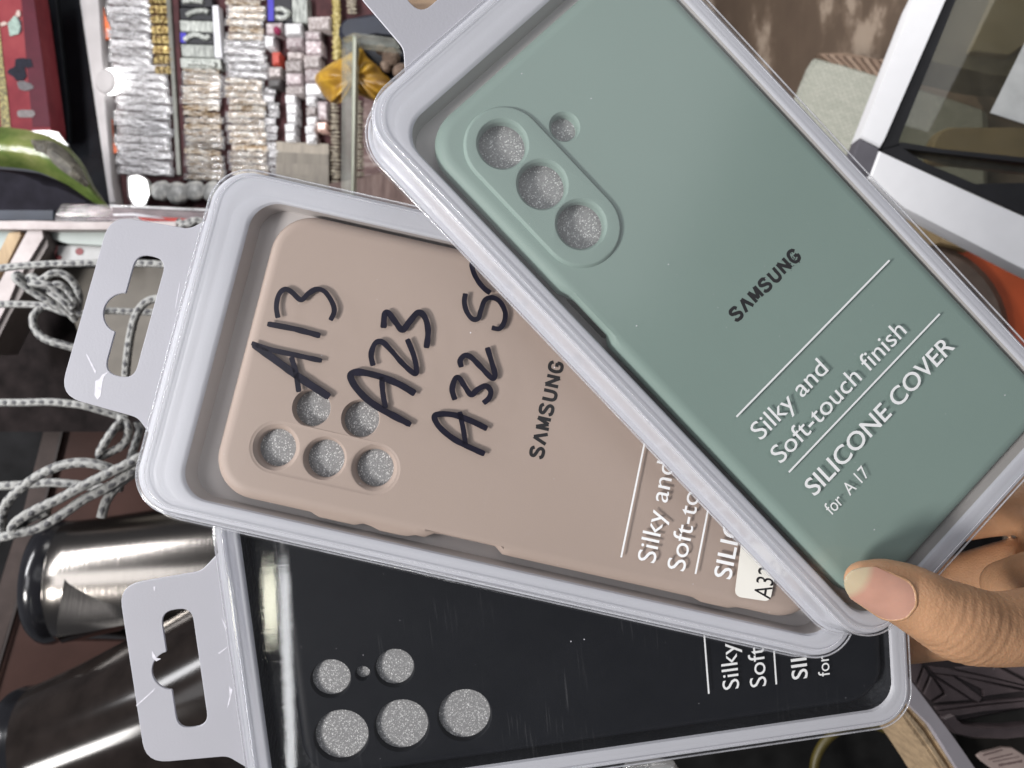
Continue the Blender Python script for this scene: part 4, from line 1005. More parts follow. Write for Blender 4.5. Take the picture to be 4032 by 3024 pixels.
put(slab('printed_oval', RB, [(64, 438), (84, 432), (130, 434), (140, 448), (128, 462), (72, 462)], 0.0006, 0.0012, mat('grey oval print', (0.11, 0.09, 0.09), rough=0.5, var=0.5, vs=500), 10), r_)
# black cushion in a green wrap
GW = Plane(200, 650, 0.78, (0.1, 0.0, -1)); P0 = GW.on(150, 760)
r_ = root('wrapped_cushion', P0, 'round black cushion in a translucent green plastic wrap', 'cushion')
put(slab('cushion', GW, [(-200, 640), (0, 655), (60, 660), (130, 670), (200, 695), (270, 730), (330, 770), (384, 803), (380, 860), (380, 872), (-200, 880)], -0.06, 0.0, mat('black cushion cloth', (0.012, 0.011, 0.016), rough=0.8, var=0.3, spec=0.12), edge=0.012), r_)
put(slab('blue_hem', GW, [(-200, 826), (212, 828), (212, 868), (-200, 868)], 0.0, 0.003, mat('navy hem', (0.020, 0.026, 0.042), rough=0.6), edge=0.001), r_)
up = spline([(x, y, 0) for x, y in ((-200, 500), (-90, 498), (0, 500), (60, 505), (150, 520), (220, 545), (280, 590), (330, 650), (370, 730), (400, 776), (428, 814))], 5)
lo = spline([(x, y, 0) for x, y in ((-200, 640), (-90, 645), (0, 656), (60, 661), (130, 671), (200, 696), (270, 731), (330, 771), (372, 799), (400, 812), (426, 819))], 5)
WR = ramp_mat('green wrap', 22, [(0.30, (0.035, 0.060, 0.012)), (0.46, (0.085, 0.12, 0.030)), (0.58, (0.14, 0.165, 0.05)), (0.72, (0.26, 0.26, 0.12))], rough=0.22, rnd=False, stretch=(1, 1, 1), bump=0.6, dist=0.004)
Bw = Build(); prev = None
for t in range(11):
    a = t / 10; hh = 0.022 * math.sin(math.pi * a) + 0.002
    ring = []
    for p, q in zip(up, lo):
        s_ = p.lerp(q, a); ring.append(len(Bw.v)); Bw.v.append(tuple(GW.on(s_.x, s_.y, hh * min(1, (430 - s_.x) / 160) + 0.001) - P0))
    if prev:
        for j in range(len(ring) - 1): Bw.f.append((prev[j], prev[j + 1], ring[j + 1], ring[j]))
    prev = ring
put(link('green_wrap', Bw.make('green_wrap'), WR, None, Matrix.Translation(P0), 180), r_)
RIBM = ramp_mat('grey ribbed mesh', 120, [(0.3, (0.03, 0.028, 0.022)), (0.5, (0.08, 0.072, 0.058)), (0.7, (0.16, 0.15, 0.12))], rough=0.5, rnd=False)
rib_up = spline([(120, 556, 0), (200, 560, 0), (260, 600, 0), (310, 660, 0), (345, 730, 0)], 6); rib_lo = spline([(150, 600, 0), (190, 622, 0), (240, 664, 0), (290, 700, 0), (344, 734, 0)], 6)
Bw = Build()
for i in range(1, len(rib_up) - 1):
    p, q = rib_up[i], rib_lo[i]; hz = 0.0235
    Bw.tube([GW.on(p.x, p.y, 0.018) - P0, GW.on((p.x + q.x) / 2, (p.y + q.y) / 2, hz + 0.004) - P0, GW.on(q.x, q.y, 0.022) - P0], 0.0019, 6)
put(link('ribbed_mesh', Bw.make('ribbed_mesh'), RIBM, None, Matrix.Translation(P0), 60), r_)
put(slab('clear_fold', GW, [(120, 515), (190, 511), (228, 520), (252, 552), (270, 575), (230, 556), (180, 530)], 0.012, 0.014, clear_mat('clear film', rough=0.1, gain=3, scratch=0.6, haze=0.35, hazecol=(0.6, 0.6, 0.58))), r_)
# clear plastic box lid
CLD = Plane(500, 840, 0.70, (0.05, 0.25, -1))
CLB = clear_mat('clear box plastic', tint=(0.96, 0.95, 0.96), rough=0.05, gain=2.4, scratch=0.25, haze=0.16, hazecol=(0.66, 0.62, 0.62), sscale=60)
r_ = root('clear_box', CLD.on(500, 860), 'long clear plastic box standing behind the hang tab of the peach package', 'plastic box')
put(slab('box_lid', CLD, [(238, 804), (430, 806), (840, 824), (860, 890), (420, 872), (212, 872), (212, 846)], -0.02, 0.0, CLB, 6, edge=0.002), r_)
put(slab('lid_rim_or_glint', CLD, [(430, 806), (840, 824), (842, 832), (430, 814)], 0.0, 0.003, clear_mat('clear rim', rough=0.05, gain=5, scratch=0.2, haze=0.45, hazecol=(0.8, 0.8, 0.82)), edge=0.001), r_)
put(slab('lid_rim_or_glint', CLD, [(440, 842), (520, 838), (640, 858), (650, 864), (520, 850), (446, 850)], 0.0, 0.003, clear_mat('clear glint', rough=0.05, gain=6, scratch=0.2, haze=0.5, hazecol=(0.85, 0.85, 0.9)), edge=0.001), r_)  # pale milky strip: a glint put into the haze colour
put(slab('red_strip', CLD, [(540, 853), (705, 858), (800, 872), (800, 886), (700, 872), (560, 868)], -0.001, 0.0015, mat('red plastic strip', (0.42, 0.035, 0.025), rough=0.35)), r_)
put(slab('pink_liner', CLD, [(350, 816), (460, 820), (840, 840), (840, 884), (420, 868), (344, 868)], -0.024, -0.021, mat('dusky pink liner', (0.22, 0.15, 0.16), rough=0.6, var=0.4, vs=90)), r_)

# ------------------------------------------------------------------ pale shelf with compartments
SH = Plane(200, 1000, 0.66, (0.12, 0.05, -1))
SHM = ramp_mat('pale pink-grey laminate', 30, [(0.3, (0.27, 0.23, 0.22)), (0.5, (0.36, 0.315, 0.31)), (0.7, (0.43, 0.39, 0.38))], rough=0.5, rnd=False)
r_ = root('shelf_unit', SH.on(150, 1100, -0.02), 'pale laminate shelf unit with a slanting divider, behind the cords', 'shelf')
put(slab('shelf_back', SH, [(-200, 880), (760, 880), (760, 1700), (-200, 1700)], -0.09, -0.08, mat('dark shelf back', (0.012, 0.009, 0.009), rough=0.7, var=0.5, spec=0.06), smooth=None), r_)
put(slab('top_rail', SH, [(-200, 872), (120, 868), (230, 869), (300, 872), (700, 872), (700, 906), (400, 904), (110, 904), (-200, 900)], -0.05, 0.004, SHM, edge=0.0015), r_)
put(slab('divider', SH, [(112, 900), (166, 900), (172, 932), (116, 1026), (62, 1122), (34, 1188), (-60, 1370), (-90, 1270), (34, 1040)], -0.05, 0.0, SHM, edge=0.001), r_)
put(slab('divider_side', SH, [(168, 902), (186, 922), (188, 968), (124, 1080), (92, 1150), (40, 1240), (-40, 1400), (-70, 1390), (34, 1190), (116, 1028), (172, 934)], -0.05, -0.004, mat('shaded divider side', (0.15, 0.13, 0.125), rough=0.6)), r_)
put(slab('compartment_top', SH, [(180, 904), (430, 906), (430, 968), (262, 960), (214, 944), (190, 924)], -0.06, -0.012, mat('mint white panel', (0.36, 0.40, 0.38), rough=0.45, var=0.06), edge=0.001), r_)
put(slab('compartment_top', SH, [(-60, 906), (106, 906), (60, 980), (-60, 990)], -0.06, -0.010, mat('mint grey panel', (0.27, 0.32, 0.31), rough=0.45, var=0.06), edge=0.001), r_)
thing_slab('wooden_stick', 'square wooden stick standing in the pale shelf', 'stick', SH, [(34, 914), (80, 911), (84, 924), (20, 1056), (-26, 1100), (-30, 1040)], -0.008, 0.0, ramp_mat('light plywood', 50, [(0.3, (0.20, 0.13, 0.065)), (0.5, (0.33, 0.23, 0.125)), (0.7, (0.42, 0.31, 0.18))], rough=0.6, rnd=False, stretch=(0.3, 4, 1)), edge=0.001)
cb = root('white_carton', SH.on(290, 1000, -0.03), 'small white carton printed with red dots inside the shelf', 'carton')
put(slab('carton_body', SH, [(224, 966), (420, 966), (420, 1034), (226, 1030)], -0.06, -0.020, mat('grey white card', (0.36, 0.36, 0.36), rough=0.5), edge=0.001), cb)
RD = mat('dark red print ink', (0.16, 0.016, 0.02), rough=0.5)
put(slab('printed_dot', SH, [(312 + 16 * math.cos(R(a)), 990 + 14 * math.sin(R(a))) for a in range(0, 360, 24)], -0.020, -0.0194, RD), cb)
put(slab('printed_dot', SH, [(230 + 12 * math.cos(R(a)), 1014 + 10 * math.sin(R(a))) for a in range(0, 360, 24)], -0.020, -0.0194, RD), cb)
put(slab('printed_stripe', SH, [(212, 968), (228, 966), (224, 990), (216, 1008)], -0.0205, -0.0195, mat('faded red ink', (0.38, 0.16, 0.16), rough=0.5)), cb)
thing_slab('cardboard', 'olive grey cardboard sheet seen through the hang hole of the peach package', 'cardboard', SH, [(228, 1052), (720, 1046), (720, 1520), (330, 1520), (300, 1300), (232, 1110)], -0.07, -0.05, mat('olive grey card', (0.125, 0.112, 0.095), rough=0.7, var=0.12), edge=0.002)
# dark brown cabinet panels
CP = Plane(300, 2000, 0.80, (0.28, 0.05, -1))
BR2 = mat('red brown laminate', (0.046, 0.023, 0.019), rough=0.4, var=0.18, vs=20, spec=0.15)
r_ = root('brown_cabinet', CP.on(300, 2000, -0.03), 'dark brown cabinet front behind the steel jugs', 'cabinet')
put(slab('cabinet_panel', CP, [(272, 1560), (700, 1560), (900, 3300), (-300, 3300), (-120, 2800), (60, 2100)], -0.02, 0.0, BR2, smooth=None), r_)
put(slab('cabinet_edge', CP, [(206, 1560), (272, 1560), (160, 2040), (100, 2260), (-100, 2900), (-190, 2900), (20, 2220), (94, 2000)], -0.02, 0.006, mat('brown edge strip', (0.05, 0.036, 0.033), rough=0.5, var=0.2, spec=0.2), edge=0.002), r_)
put(slab('cabinet_groove', CP, [(262, 1600), (272, 1600), (160, 2060), (100, 2280), (-60, 2820), (-70, 2820), (88, 2280), (150, 2060)], 0.006, 0.007, mat('dark groove', (0.02, 0.012, 0.011), rough=0.6)), r_)

# ------------------------------------------------------------------ braided cords
CORD = braid_mat(); RC = 0.0027
cd = lambda pts: [W(x, y, d) for x, y, d in pts]
r_ = root('braided_cord', W(200, 1100, 0.52), 'grey flecked braided cord looped behind the hang tab of the peach package', 'cord', 'braided cords hanging in loops')
U = [
    [(-80, 1064, .53), (0, 1056, .53), (100, 1046, .53), (200, 1040, .53), (345, 1037, .53), (540, 1037, .53), (660, 1042, .53)],
    [(-80, 1195, .54), (0, 1198, .54), (100, 1199, .54), (190, 1207, .54), (262, 1232, .54), (330, 1234, .54), (420, 1224, .55), (540, 1228, .55), (660, 1230, .55)],
    [(300, 1262, .53), (262, 1224, .525), (200, 1192, .52), (130, 1150, .515), (76, 1110, .51), (60, 1092, .51), (72, 1082, .512), (100, 1102, .515), (150, 1130, .52), (210, 1160, .525), (290, 1225, .53)],
    [(112, 1098, .508), (128, 1090, .508), (156, 1104, .508), (178, 1094, .508), (204, 1078, .508), (240, 1076, .510), (274, 1096, .512), (300, 1130, .515), (312, 1170, .518), (306, 1220, .522)],
    [(118, 1112, .506), (150, 1118, .506), (196, 1124, .508), (240, 1160, .512), (290, 1215, .516)],
    [(190, 1130, .510), (230, 1120, .510), (262, 1140, .513), (290, 1180, .516), (296, 1210, .518)],
    [(196, 1148, .512), (230, 1172, .512), (262, 1200, .514), (292, 1232, .518)],
    [(165, 1212, .525), (136, 1236, .522), (130, 1272, .520), (150, 1312, .520), (190, 1340, .520), (250, 1358, .522), (330, 1380, .526)],
    [(640, 1172, .50), (590, 1182, .50), (556, 1208, .50), (530, 1255, .50), (512, 1330, .50), (502, 1400, .50), (494, 1490, .505), (488, 1560, .51)]]
for q in U: put(tube_obj('cord_strand', cd(q), RC, CORD), r_)
put(tube_obj('cord_strand', cd([(700, 868, .62), (716, 878, .62), (742, 874, .62), (770, 866, .62), (800, 872, .62)]), 0.0026, CORD), r_)
put(tube_obj('cord_strand', cd([(706, 925, .62), (712, 896, .618), (726, 880, .616), (750, 884, .616), (772, 872, .618), (800, 880, .62)]), 0.0026, CORD), r_)
r_ = root('braided_cord', W(300, 1950, 0.46), 'grey flecked braided cord bunched in long loops over the steel jug', 'cord', 'braided cords hanging in loops')
Lw = [
    [(-80, 1585, .48), (0, 1585, .48), (100, 1585, .48), (200, 1583, .48), (280, 1590, .48), (330, 1597, .48), (420, 1622, .485), (500, 1650, .49)],
    [(470, 1640, .475), (500, 1672, .47), (505, 1712, .47), (486, 1750, .47), (440, 1778, .47), (400, 1797, .468), (392, 1786, .466), (412, 1744, .464), (446, 1694, .464), (478, 1656, .47)],
    [(540, 1660, .48), (552, 1690, .48), (540, 1730, .48), (520, 1790, .48), (510, 1830, .48)],
    [(-80, 1924, .50), (0, 1914, .50), (100, 1908, .50), (200, 1900, .50), (300, 1908, .50), (400, 1920, .50), (480, 1920, .50)],
    [(-20, 2140, .47), (2, 2100, .47), (4, 2040, .468), (30, 1976, .465), (90, 1916, .462), (170, 1862, .460), (260, 1828, .460), (340, 1822, .460), (410, 1836, .462), (470, 1860, .466)],
    [(560, 1795, .455), (500, 1828, .452), (430, 1862, .450), (330, 1912, .447), (230, 1966, .445), (140, 2008, .443), (76, 2046, .442), (50, 2076, .442), (62, 2096, .443), (120, 2088, .445), (180, 2066, .447)],
    [(560, 1830, .458), (500, 1870, .456), (420, 1920, .453), (330, 1966, .450), (250, 2022, .448), (160, 2074, .446), (90, 2092, .446), (70, 2070, .447), (120, 2040, .449), (190, 2010, .451)],
    [(-30, 2120, .455), (20, 2112, .452), (60, 2100, .450), (100, 2076, .449)],
    [(560, 1850, .462), (500, 1880, .460), (450, 1926, .459), (420, 1970, .458), (406, 2010, .457), (400, 2036, .457)]]
for i, q in enumerate(Lw): put(tube_obj('cord_strand', cd(q), 0.0026 if i < 3 else 0.0030, CORD), r_)

# ------------------------------------------------------------------ steel jugs
def steel(name, col, rough):
    m = mat(name, col, rough=rough, metal=1.0, var=0.10, vs=8)
    nt = m.node_tree; N = nt.nodes; L = nt.links; tc = N.new('ShaderNodeTexCoord'); mp = N.new('ShaderNodeMapping'); mp.inputs['Scale'].default_value = (1, 1, 90)
    nz = N.new('ShaderNodeTexNoise'); nz.inputs['Scale'].default_value = 14; nz.inputs['Detail'].default_value = 4; L.new(tc.outputs['Object'], mp.inputs[0]); L.new(mp.outputs[0], nz.inputs[0])
    bp = N.new('ShaderNodeBump'); bp.inputs['Strength'].default_value = 0.08; bp.inputs['Distance'].default_value = 0.001; L.new(nz.outputs[0], bp.inputs['Height']); L.new(bp.outputs[0], N['Principled BSDF'].inputs['Normal'])
    return m


STEEL = steel('brushed steel', (0.20, 0.185, 0.17), 0.20); DSTEEL = mat('dark mirror enamel', (0.014, 0.011, 0.010), rough=0.13, var=0.3, spec=0.2)
LID = mat('black glossy lid', (0.010, 0.010, 0.012), rough=0.18, var=0.2)


def lathe(prof, n=64):
    B = Build(); rings = []
    for r, z in prof: rings.append(B.ring([(r * math.cos(2 * math.pi * i / n), r * math.sin(2 * math.pi * i / n)) for i in range(n)], z))
    for a, b in zip(rings, rings[1:]): B.join(a, b)
    B.f.append(tuple(rings[0])); B.f.append(tuple(reversed(rings[-1]))); return B


def jug(px, py, d, axis, face, sc_, body, label):
    """Axis points down the jug, from lid to base; face is where the spout looks (camera frame)."""
    z = cam_vec(axis).normalized(); x = cam_vec(face); x = (x - z * x.dot(z)).normalized(); y = z.cross(x); o_ = W(px, py, d)
    mw = Matrix(((x.x, y.x, z.x, o_.x), (x.y, y.y, z.y, o_.y), (x.z, y.z, z.z, o_.z), (0, 0, 0, 1)))
    r_ = root('steel_jug', None, label, 'jug', 'steel jugs by the cabinet', mw); k = sc_
    link('body', lathe([(0.0485, 0.012), (0.049, 0.016), (0.052, 0.05), (0.0565, 0.09), (0.062, 0.14), (0.066, 0.19), (0.067, 0.235), (0.064, 0.245)]).make('body', k), body, r_, smooth=40)
    link('lid', lathe([(0.030, -0.0085), (0.040, -0.0075), (0.046, -0.005), (0.0495, -0.001), (0.0510, 0.002), (0.0510, 0.007), (0.0495, 0.011), (0.0485, 0.014)]).make('lid', k), LID, r_, smooth=60)
    link('collar', lathe([(0.0486, 0.0135), (0.0494, 0.0145), (0.0498, 0.027), (0.0490, 0.028)]).make('collar', k), body, r_, smooth=40)
    B = Build()                                  # V-shaped spout standing out from the wall
    R0 = 0.050
    ridge = [(R0 + 0.020, 0.030), (R0 + 0.018, 0.045), (R0 + 0.0125, 0.07), (R0 + 0.007, 0.10)]
    for i, (rr, zz) in enumerate(ridge):
        ww = 0.032 * (1 - i / 3.6); rb = math.sqrt(max((R0 + 0.085 * (zz - 0.014)) ** 2 - ww ** 2, 0)) - 0.002
        B.v += [(rb, -ww, zz), (rr - 0.004, -ww * 0.30, zz), (rr, 0, zz), (rr - 0.004, ww * 0.30, zz), (rb, ww, zz)]
    for i in range(3):
        for j in range(4): a = i * 5 + j; B.f.append((a, a + 1, a + 6, a + 5))
    B.f.append((0, 1, 2, 3, 4)); B.f.append((19, 18, 17, 16, 15))
    link('spout', B.make('spout', k), body, r_, smooth=25)
    return r_


jug(196, 2288, 0.62, (0.985, -0.02, 0.18), (-0.2, 0.42, -1), 1.0, STEEL, 'brushed steel jug with a black lid and pointed spout, under the cords')
jug(130, 3010, 0.56, (0.93, -0.34, 0.12), (0.2, 0.5, -1), 1.12, DSTEEL, 'dark mirror-like steel jug with a black lid below the brushed one')

# ------------------------------------------------------------------ right side: pouf, glass case, orange crate
WV = Plane(3350, 420, 1.25, (-0.25, -0.10, -1))
WVM = bpy.data.materials.new('woven cord'); WVM.use_nodes = True
nt = WVM.node_tree; N = nt.nodes; L = nt.links; b = N['Principled BSDF']; b.inputs['Roughness'].default_value = 0.85
tc = N.new('ShaderNodeTexCoord'); ck = N.new('ShaderNodeTexBrick'); ck.inputs['Scale'].default_value = 44; ck.inputs['Mortar Size'].default_value = 0.02; ck.inputs['Mortar Smooth'].default_value = 0.9
ck.inputs['Color1'].default_value = (0.42, 0.43, 0.37, 1); ck.inputs['Color2'].default_value = (0.50, 0.505, 0.44, 1); ck.inputs['Mortar'].default_value = (0.12, 0.12, 0.085, 1)
mp = N.new('ShaderNodeMapping'); L.new(tc.outputs['UV'], mp.inputs[0]); L.new(mp.outputs[0], ck.inputs[0]); L.new(ck.outputs['Color'], b.inputs['Base Color'])
bp = N.new('ShaderNodeBump'); bp.inputs['Strength'].default_value = 0.6; bp.inputs['Distance'].default_value = 0.004; bp.invert = True; L.new(ck.outputs['Fac'], bp.inputs['Height']); L.new(bp.outputs[0], b.inputs['Normal'])


def uv_from(o, pl, sx):
    me_ = o.data; uv = me_.uv_layers.new(name='UVMap'); a = (pl.on(3400, 420) - pl.on(3300, 380)).normalized(); bb = pl.n.cross(a)
    for p in me_.polygons:
        for li, vi in zip(p.loop_indices, p.vertices): c = me_.vertices[vi].co; uv.data[li].uv = (c.dot(a) * sx, c.dot(bb) * sx)


r_ = root('woven_pouf', WV.on(3350, 420, -0.1), 'pale sage woven seat with a striped side, on the brown floor', 'pouf')
o = slab('woven_top', WV, [(3100, 470), (3132, 372), (3178, 262), (3208, 214), (3330, 240), (3900, 430), (3900, 900), (3500, 900), (3080, 560)], -0.04, 0.0, WVM, 22, edge=0.012, n=6); uv_from(o, WV, 1.15); put(o, r_)
for i in range(9):
    x = 3222 + i * 34; a = (x, 212 + i * 5.5 if i > 1 else 214); put(slab('striped_side', WV, [(x, 209 + i * 3), (x + 22, 209 + i * 3), (x + 92, 268 + i * 11), (x + 70, 262 + i * 11)], -0.05, -0.004 - 0.002 * (i % 2), mat('side stripe %d' % i, (0.30, 0.215, 0.16) if i % 2 else (0.24, 0.165, 0.12), rough=0.8), edge=0.002), r_)
put(slab('side_band', WV, [(3215, 208), (3330, 206), (3800, 300), (3900, 470), (3330, 262)], -0.06, -0.012, mat('tan side cloth', (0.25, 0.175, 0.125), rough=0.85), edge=0.003), r_)
GL = Plane(3650, 500, 0.62, (-0.18, 0.12, -1))
WHT = mat('white enamelled aluminium', (0.84, 0.84, 0.86), rough=0.35, var=0.02)
GSK = mat('black rubber gasket', (0.008, 0.008, 0.010), rough=0.5, var=0.3)
r_ = root('glass_case', GL.on(3700, 700, -0.02), 'white framed glass display case with a grey corner joint', 'display case')
put(slab('frame_bar', GL, [(3690, -180), (3815, -180), (3724, 0), (3480, 556), (3466, 580), (3388, 541), (3600, 0)], -0.03, 0.0, WHT, edge=0.0018), r_)
put(slab('frame_bar', GL, [(3462, 594), (3920, 800), (4032, 850), (4240, 945), (4240, 1165), (4032, 1063), (3553, 817), (3420, 700), (3426, 690)], -0.03, 0.0, WHT, edge=0.0018), r_)
put(slab('corner_joint', GL, [(3388, 543), (3464, 582), (3461, 596), (3424, 692), (3380, 660), (3352, 628)], -0.03, -0.001, mat('grey corner plastic', (0.105, 0.10, 0.115), rough=0.4), edge=0.0015), r_)
put(slab('gasket', GL, [(3820, -180), (3850, -180), (3764, 0), (3540, 552), (3540, 572), (3470, 590), (3482, 556), (3726, 0)], -0.03, -0.004, GSK, edge=0.001), r_)
put(slab('gasket', GL, [(3470, 592), (3548, 560), (3720, 588), (4032, 620), (4240, 640), (4240, 672), (4032, 640), (3700, 602), (3556, 584), (3640, 640), (3840, 724), (4032, 720), (4240, 760), (4240, 940), (4032, 846), (3922, 796), (3466, 594)], -0.03, -0.005, GSK), r_)  # upper arm is a dark reflection in the glass, built as a strip
put(slab('mirrored_rail', GL, [(3560, 590), (3700, 606), (4240, 680), (4240, 704), (3760, 650)], -0.040, -0.030, mat('mirrored rail grey', (0.13, 0.125, 0.11), rough=0.3), edge=0.001), r_)  # reflection inside the pane, built as a solid rail
put(slab('glass_pane', GL, [(3760, -180), (4300, -180), (4300, 900), (3920, 780), (3500, 580), (3530, 540), (3745, 0)], -0.018, -0.014, clear_mat('tinted glass', tint=(0.47, 0.47, 0.43), rough=0.01, gain=1.6, scratch=0, haze=0.05, hazecol=(0.55, 0.5, 0.38))), r_)
thing_slab('paper_sheet', 'blank white paper sheet behind the glass of the display case', 'paper', GL, [(3900, 444), (4080, 80), (4240, -100), (4240, 560), (4032, 487)], -0.0135, -0.0125, mat('white paper', (0.52, 0.53, 0.52), rough=0.6))
BG = Plane(3900, 120, 0.80, (-0.15, 0.1, -1))
thing_slab('carton', 'large beige carton standing behind the glass', 'carton', BG, [(3818, 204), (3908, 0), (3960, -140), (4240, -140), (4240, 150), (4032, 180), (3972, 222)], -0.06, 0.0, mat('beige card', (0.46, 0.38, 0.24), rough=0.7, var=0.08, vs=30), edge=0.002)
thing_slab('carton', 'grey-brown carton under the beige one behind the glass', 'carton', BG, [(3650, 240), (3740, 20), (3800, -140), (3960, -140), (3910, 0), (3820, 210), (3960, 226), (4032, 190), (4240, 160), (4240, 330), (3900, 300)], -0.08, -0.01, mat('grey card', (0.25, 0.22, 0.155), rough=0.7, var=0.1), edge=0.002)
thing_slab('cork_tray', 'tan rounded tray lying low behind the glass', 'tray', BG, [(3674, 556), (3700, 516), (3740, 500), (4240, 500), (4240, 660), (3660, 640)], -0.02, 0.0, mat('tan cork', (0.55, 0.42, 0.23), rough=0.7, var=0.15, vs=25), 16, edge=0.003)
OR = Plane(3850, 1150, 0.75, (-0.2, 0.0, -1))
thing_slab('orange_crate', 'orange plastic crate below the white case frame', 'crate', OR, [(3700, 900), (4300, 900), (4300, 1600), (3800, 1600)], -0.10, -0.03, ramp_mat('orange plastic', 6, [(0.3, (0.22, 0.045, 0.012)), (0.5, (0.36, 0.062, 0.016)), (0.7, (0.44, 0.075, 0.022))], rough=0.4, rnd=False, bump=0), edge=0.004)
r_ = root('round_basin', OR.on(3620, 1300, -0.02), 'dark round basin with a brown rim in front of the orange crate', 'basin')
ringo = [(3610 + 378 * math.cos(R(a)), 1318 + 372 * math.sin(R(a))) for a in range(0, 360, 8)]
put(slab('rim', OR, ringo, -0.06, -0.004, mat('brown rim plastic', (0.085, 0.062, 0.050), rough=0.45, var=0.2), edge=0.008), r_)
put(slab('inner_disc', OR, [(3590 + 330 * math.cos(R(a)), 1340 + 300 * math.sin(R(a))) for a in range(0, 360, 8)], -0.004, 0.002, mat('grey disc', (0.060, 0.055, 0.052), rough=0.5, var=0.2), edge=0.004), r_)
thing_slab('wooden_board', 'strip of tan wood between the basin and the white frame', 'board', OR, [(3560, 800), (3800, 930), (3820, 985), (3760, 970), (3700, 962), (3600, 980)], -0.02, -0.002, ramp_mat('tan wood', 30, [(0.3, (0.15, 0.10, 0.05)), (0.5, (0.23, 0.165, 0.085)), (0.7, (0.30, 0.22, 0.12))], rough=0.6, rnd=False, stretch=(1, 4, 1)), edge=0.002)

# ------------------------------------------------------------------ bottom right: embossed bag, plywood counter edge, sticker
EB = Plane(3850, 2750, 0.46, (-0.12, -0.05, -1))
LEA = mat('dark mauve embossed leather', (0.062, 0.046, 0.048), rough=0.5, var=0.15, vs=120, bump=0.25, bs=900)
LEA2 = mat('mauve groove leather', (0.018, 0.012, 0.013), rough=0.6, var=0.2)
r_ = root('embossed_bag', EB.on(3850, 2750, -0.02), 'dark mauve leather bag embossed with triangles, under the thumb', 'bag')
put(slab('bag_body', EB, [(3540, 2440), (4300, 2500), (4300, 2790), (4032, 2800), (3700, 2860), (3560, 2720)], -0.03, 0.0, LEA2, edge=0.003), r_)
Z = lambda x, y: (3400 + x / 3.5, 2600 + y / 3.5)
tris = [[(560, -120), (820, 60), (800, 130), (720, 330), (690, 290), (620, 180)], [(845, 110), (905, 190), (800, 440), (745, 370)], [(930, 232), (960, 250), (1095, 440), (1080, 470), (930, 560), (830, 470)], [(990, 240), (1480, 545), (1420, 555), (960, 590), (1130, 480), (1120, 430)],
        [(980, 190), (1230, 215), (1640, 520), (1610, 590), (1500, 540)], [(1250, 205), (1640, 290), (2260, 440), (2240, 420), (1690, 500), (1660, 510), (1640, 380), (1620, 400)], [(900, 90), (1200, 130), (1780, 250), (2300, 380), (2300, 400), (1600, 270), (1230, 200), (960, 170)],
        [(1250, 110), (1740, 70), (1780, 130), (1800, 60), (2300, 330), (2300, 360), (1700, 220)], [(1850, 50), (2300, 60), (2300, 280)], [(980, 640), (1480, 600), (2300, 510), (2300, 545), (1600, 620), (1000, 690)], [(1010, 710), (1650, 632), (2300, 560), (2300, 640), (1700, 700), (1250, 770), (1100, 790)]]
for t in tris: put(slab('embossed_panel', EB, [Z(*q) for q in t], 0.0, 0.0022, LEA, 1.5, edge=0.0008, n=2), r_)
put(slab('strap', EB, [Z(*q) for q in ((1080, 800), (1220, 740), (1240, 800), (1330, 890), (1560, 930), (2000, 940), (2300, 900), (2300, 1060), (2000, 1100), (1500, 1090), (1240, 1020))], -0.01, 0.004, LEA, 6, edge=0.002), r_)
put(slab('inner_lining', EB, [Z(*q) for q in ((1240, 800), (1800, 700), (2300, 640), (2300, 940), (1900, 930), (1500, 905), (1300, 860))], -0.012, -0.004, mat('dark lining', (0.016, 0.015, 0.013), rough=0.7), edge=0.001), r_)
PW = Plane(3680, 2860, 0.40, (0.30, -0.20, -1))
r_ = root('counter_edge', PW.on(3700, 2900, -0.02), 'raw plywood counter edge with a grey laminate top', 'counter')
put(slab('laminate_top', PW, [Z(*q) for q in ((560, 150), (640, 262), (800, 470), (1180, 960), (1330, 1180), (1540, 1490), (1800, 1860), (1560, 1860), (1290, 1490), (1060, 1130), (900, 880), (600, 580), (420, 400))], -0.010, 0.0, mat('grey laminate', (0.27, 0.255, 0.28), rough=0.45, var=0.05), edge=0.0008), r_)
PLY = [mat('plywood ply %d' % i, c, rough=0.7, var=0.25, vs=220, bump=0.6, bs=700) for i, c in enumerate(((0.34, 0.25, 0.155), (0.20, 0.125, 0.06), (0.35, 0.26, 0.165), (0.30, 0.215, 0.13)))]
E1 = [(605, 575), (900, 880), (1060, 1130), (1290, 1490), (1560, 1860)]; E2 = [(470, 680), (720, 1040), (860, 1230), (1040, 1500), (1290, 1900)]
for i in range(4):
    a, c = i / 4, (i + 1) / 4
    def mixp(t): return [Z(p[0] + (q[0] - p[0]) * t, p[1] + (q[1] - p[1]) * t) for p, q in zip(E1, E2)]
    put(slab('plywood_ply', PW, mixp(a) + list(reversed(mixp(c))), -0.03, -0.0022 - 0.0007 * (i % 2), PLY[i], edge=0.0003), r_)
DK = Plane(3300, 2950, 0.50, (0.05, -0.1, -1))
thing_slab('black_mat', 'black rubber mat below the plywood edge', 'mat', DK, [(1200, 2600), (3700, 2600), (3900, 3400), (1200, 3400)], -0.02, 0.0, mat('black rubber', (0.007, 0.007, 0.007), rough=0.7, var=0.4, vs=60, spec=0.1), edge=0.002)
yr = [W(3400 + 195 * math.cos(R(a)), 3040 + 190 * math.sin(R(a)), 0.47) for a in range(0, 360, 12)]
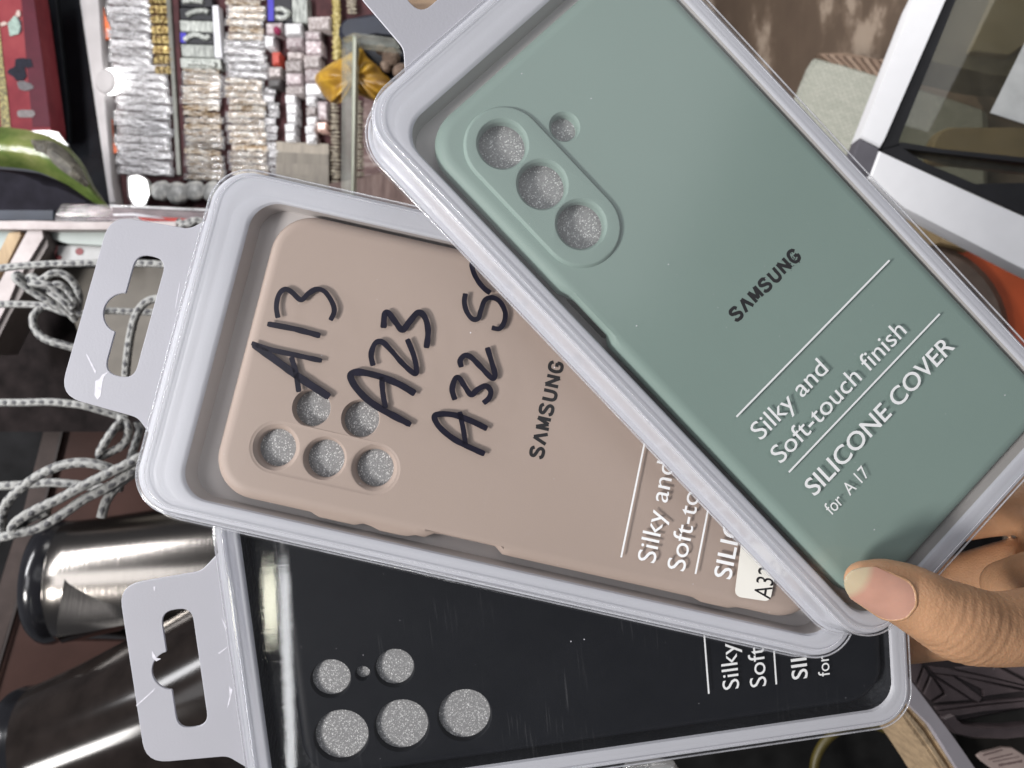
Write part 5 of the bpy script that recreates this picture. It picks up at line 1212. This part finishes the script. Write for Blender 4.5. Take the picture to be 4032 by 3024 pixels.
tag(tube_obj('yellow_ring', yr, 0.0030, mat('dull yellow rubber', (0.05, 0.038, 0.004), rough=0.5, var=0.4, vs=60), closed=True, sub=3), 'dull yellow rubber ring lying in the dark beside the plywood', 'ring')
thing_slab('black_shelf', 'dark board under the embossed bag', 'board', DK, [(3560, 2700), (4300, 2700), (4300, 3400), (3500, 3400)], -0.06, -0.022, mat('dark board', (0.012, 0.011, 0.010), rough=0.6, var=0.3, spec=0.1), edge=0.002)
SK = Plane(3950, 3000, 0.47, (0.05, -0.1, -1))
r_ = root('price_sticker', SK.on(3960, 3010), 'small beige sticker with lines of faded lettering, at the photo corner', 'sticker')
put(slab('sticker_paper', SK, [Z(*q) for q in ((1565, 1320), (1640, 1270), (1920, 1195), (2060, 1205), (2330, 1380), (2330, 1600), (2000, 1700), (1830, 1540), (1640, 1400))], -0.002, 0.0, mat('beige sticker paper', (0.30, 0.235, 0.215), rough=0.6), 5, edge=0.0005), r_)
INKB = mat('brown sticker ink', (0.085, 0.05, 0.05), rough=0.6)
for (x0, y0, x1, y1, hgt) in ((1650, 1310, 1920, 1235, 22), (1720, 1370, 2060, 1290, 22), (1780, 1400, 2150, 1330, 14), (1860, 1450, 2190, 1390, 40)):
    n_ = 11
    for i in range(n_):
        t = (i + 0.5) / n_; x = x0 + (x1 - x0) * t; y = y0 + (y1 - y0) * t; w_ = (x1 - x0) / n_ * 0.36; hh = hgt * random.uniform(0.45, 0.8) / 2
        o = slab('sticker_lettering', SK, [Z(x - w_, y - hh), Z(x + w_ * 0.6, y - hh - 4), Z(x + w_, y + hh), Z(x - w_ * 0.5, y + hh + 3)], 0.0, 0.0003, INKB, smooth=None); put(o, r_)
thing_slab('clear_bag', 'scrap of clear plastic bag poking out under the black package', 'plastic bag', Plane(2600, 3010, 0.30, (0, 0, -1)), [(2450, 3060), (2470, 3018), (2540, 3010), (2600, 3004), (2660, 3014), (2690, 3060)], -0.004, 0.0, clear_mat('crumpled film', rough=0.1, gain=3, scratch=0.8, haze=0.3, hazecol=(0.5, 0.5, 0.5)), edge=0.001)
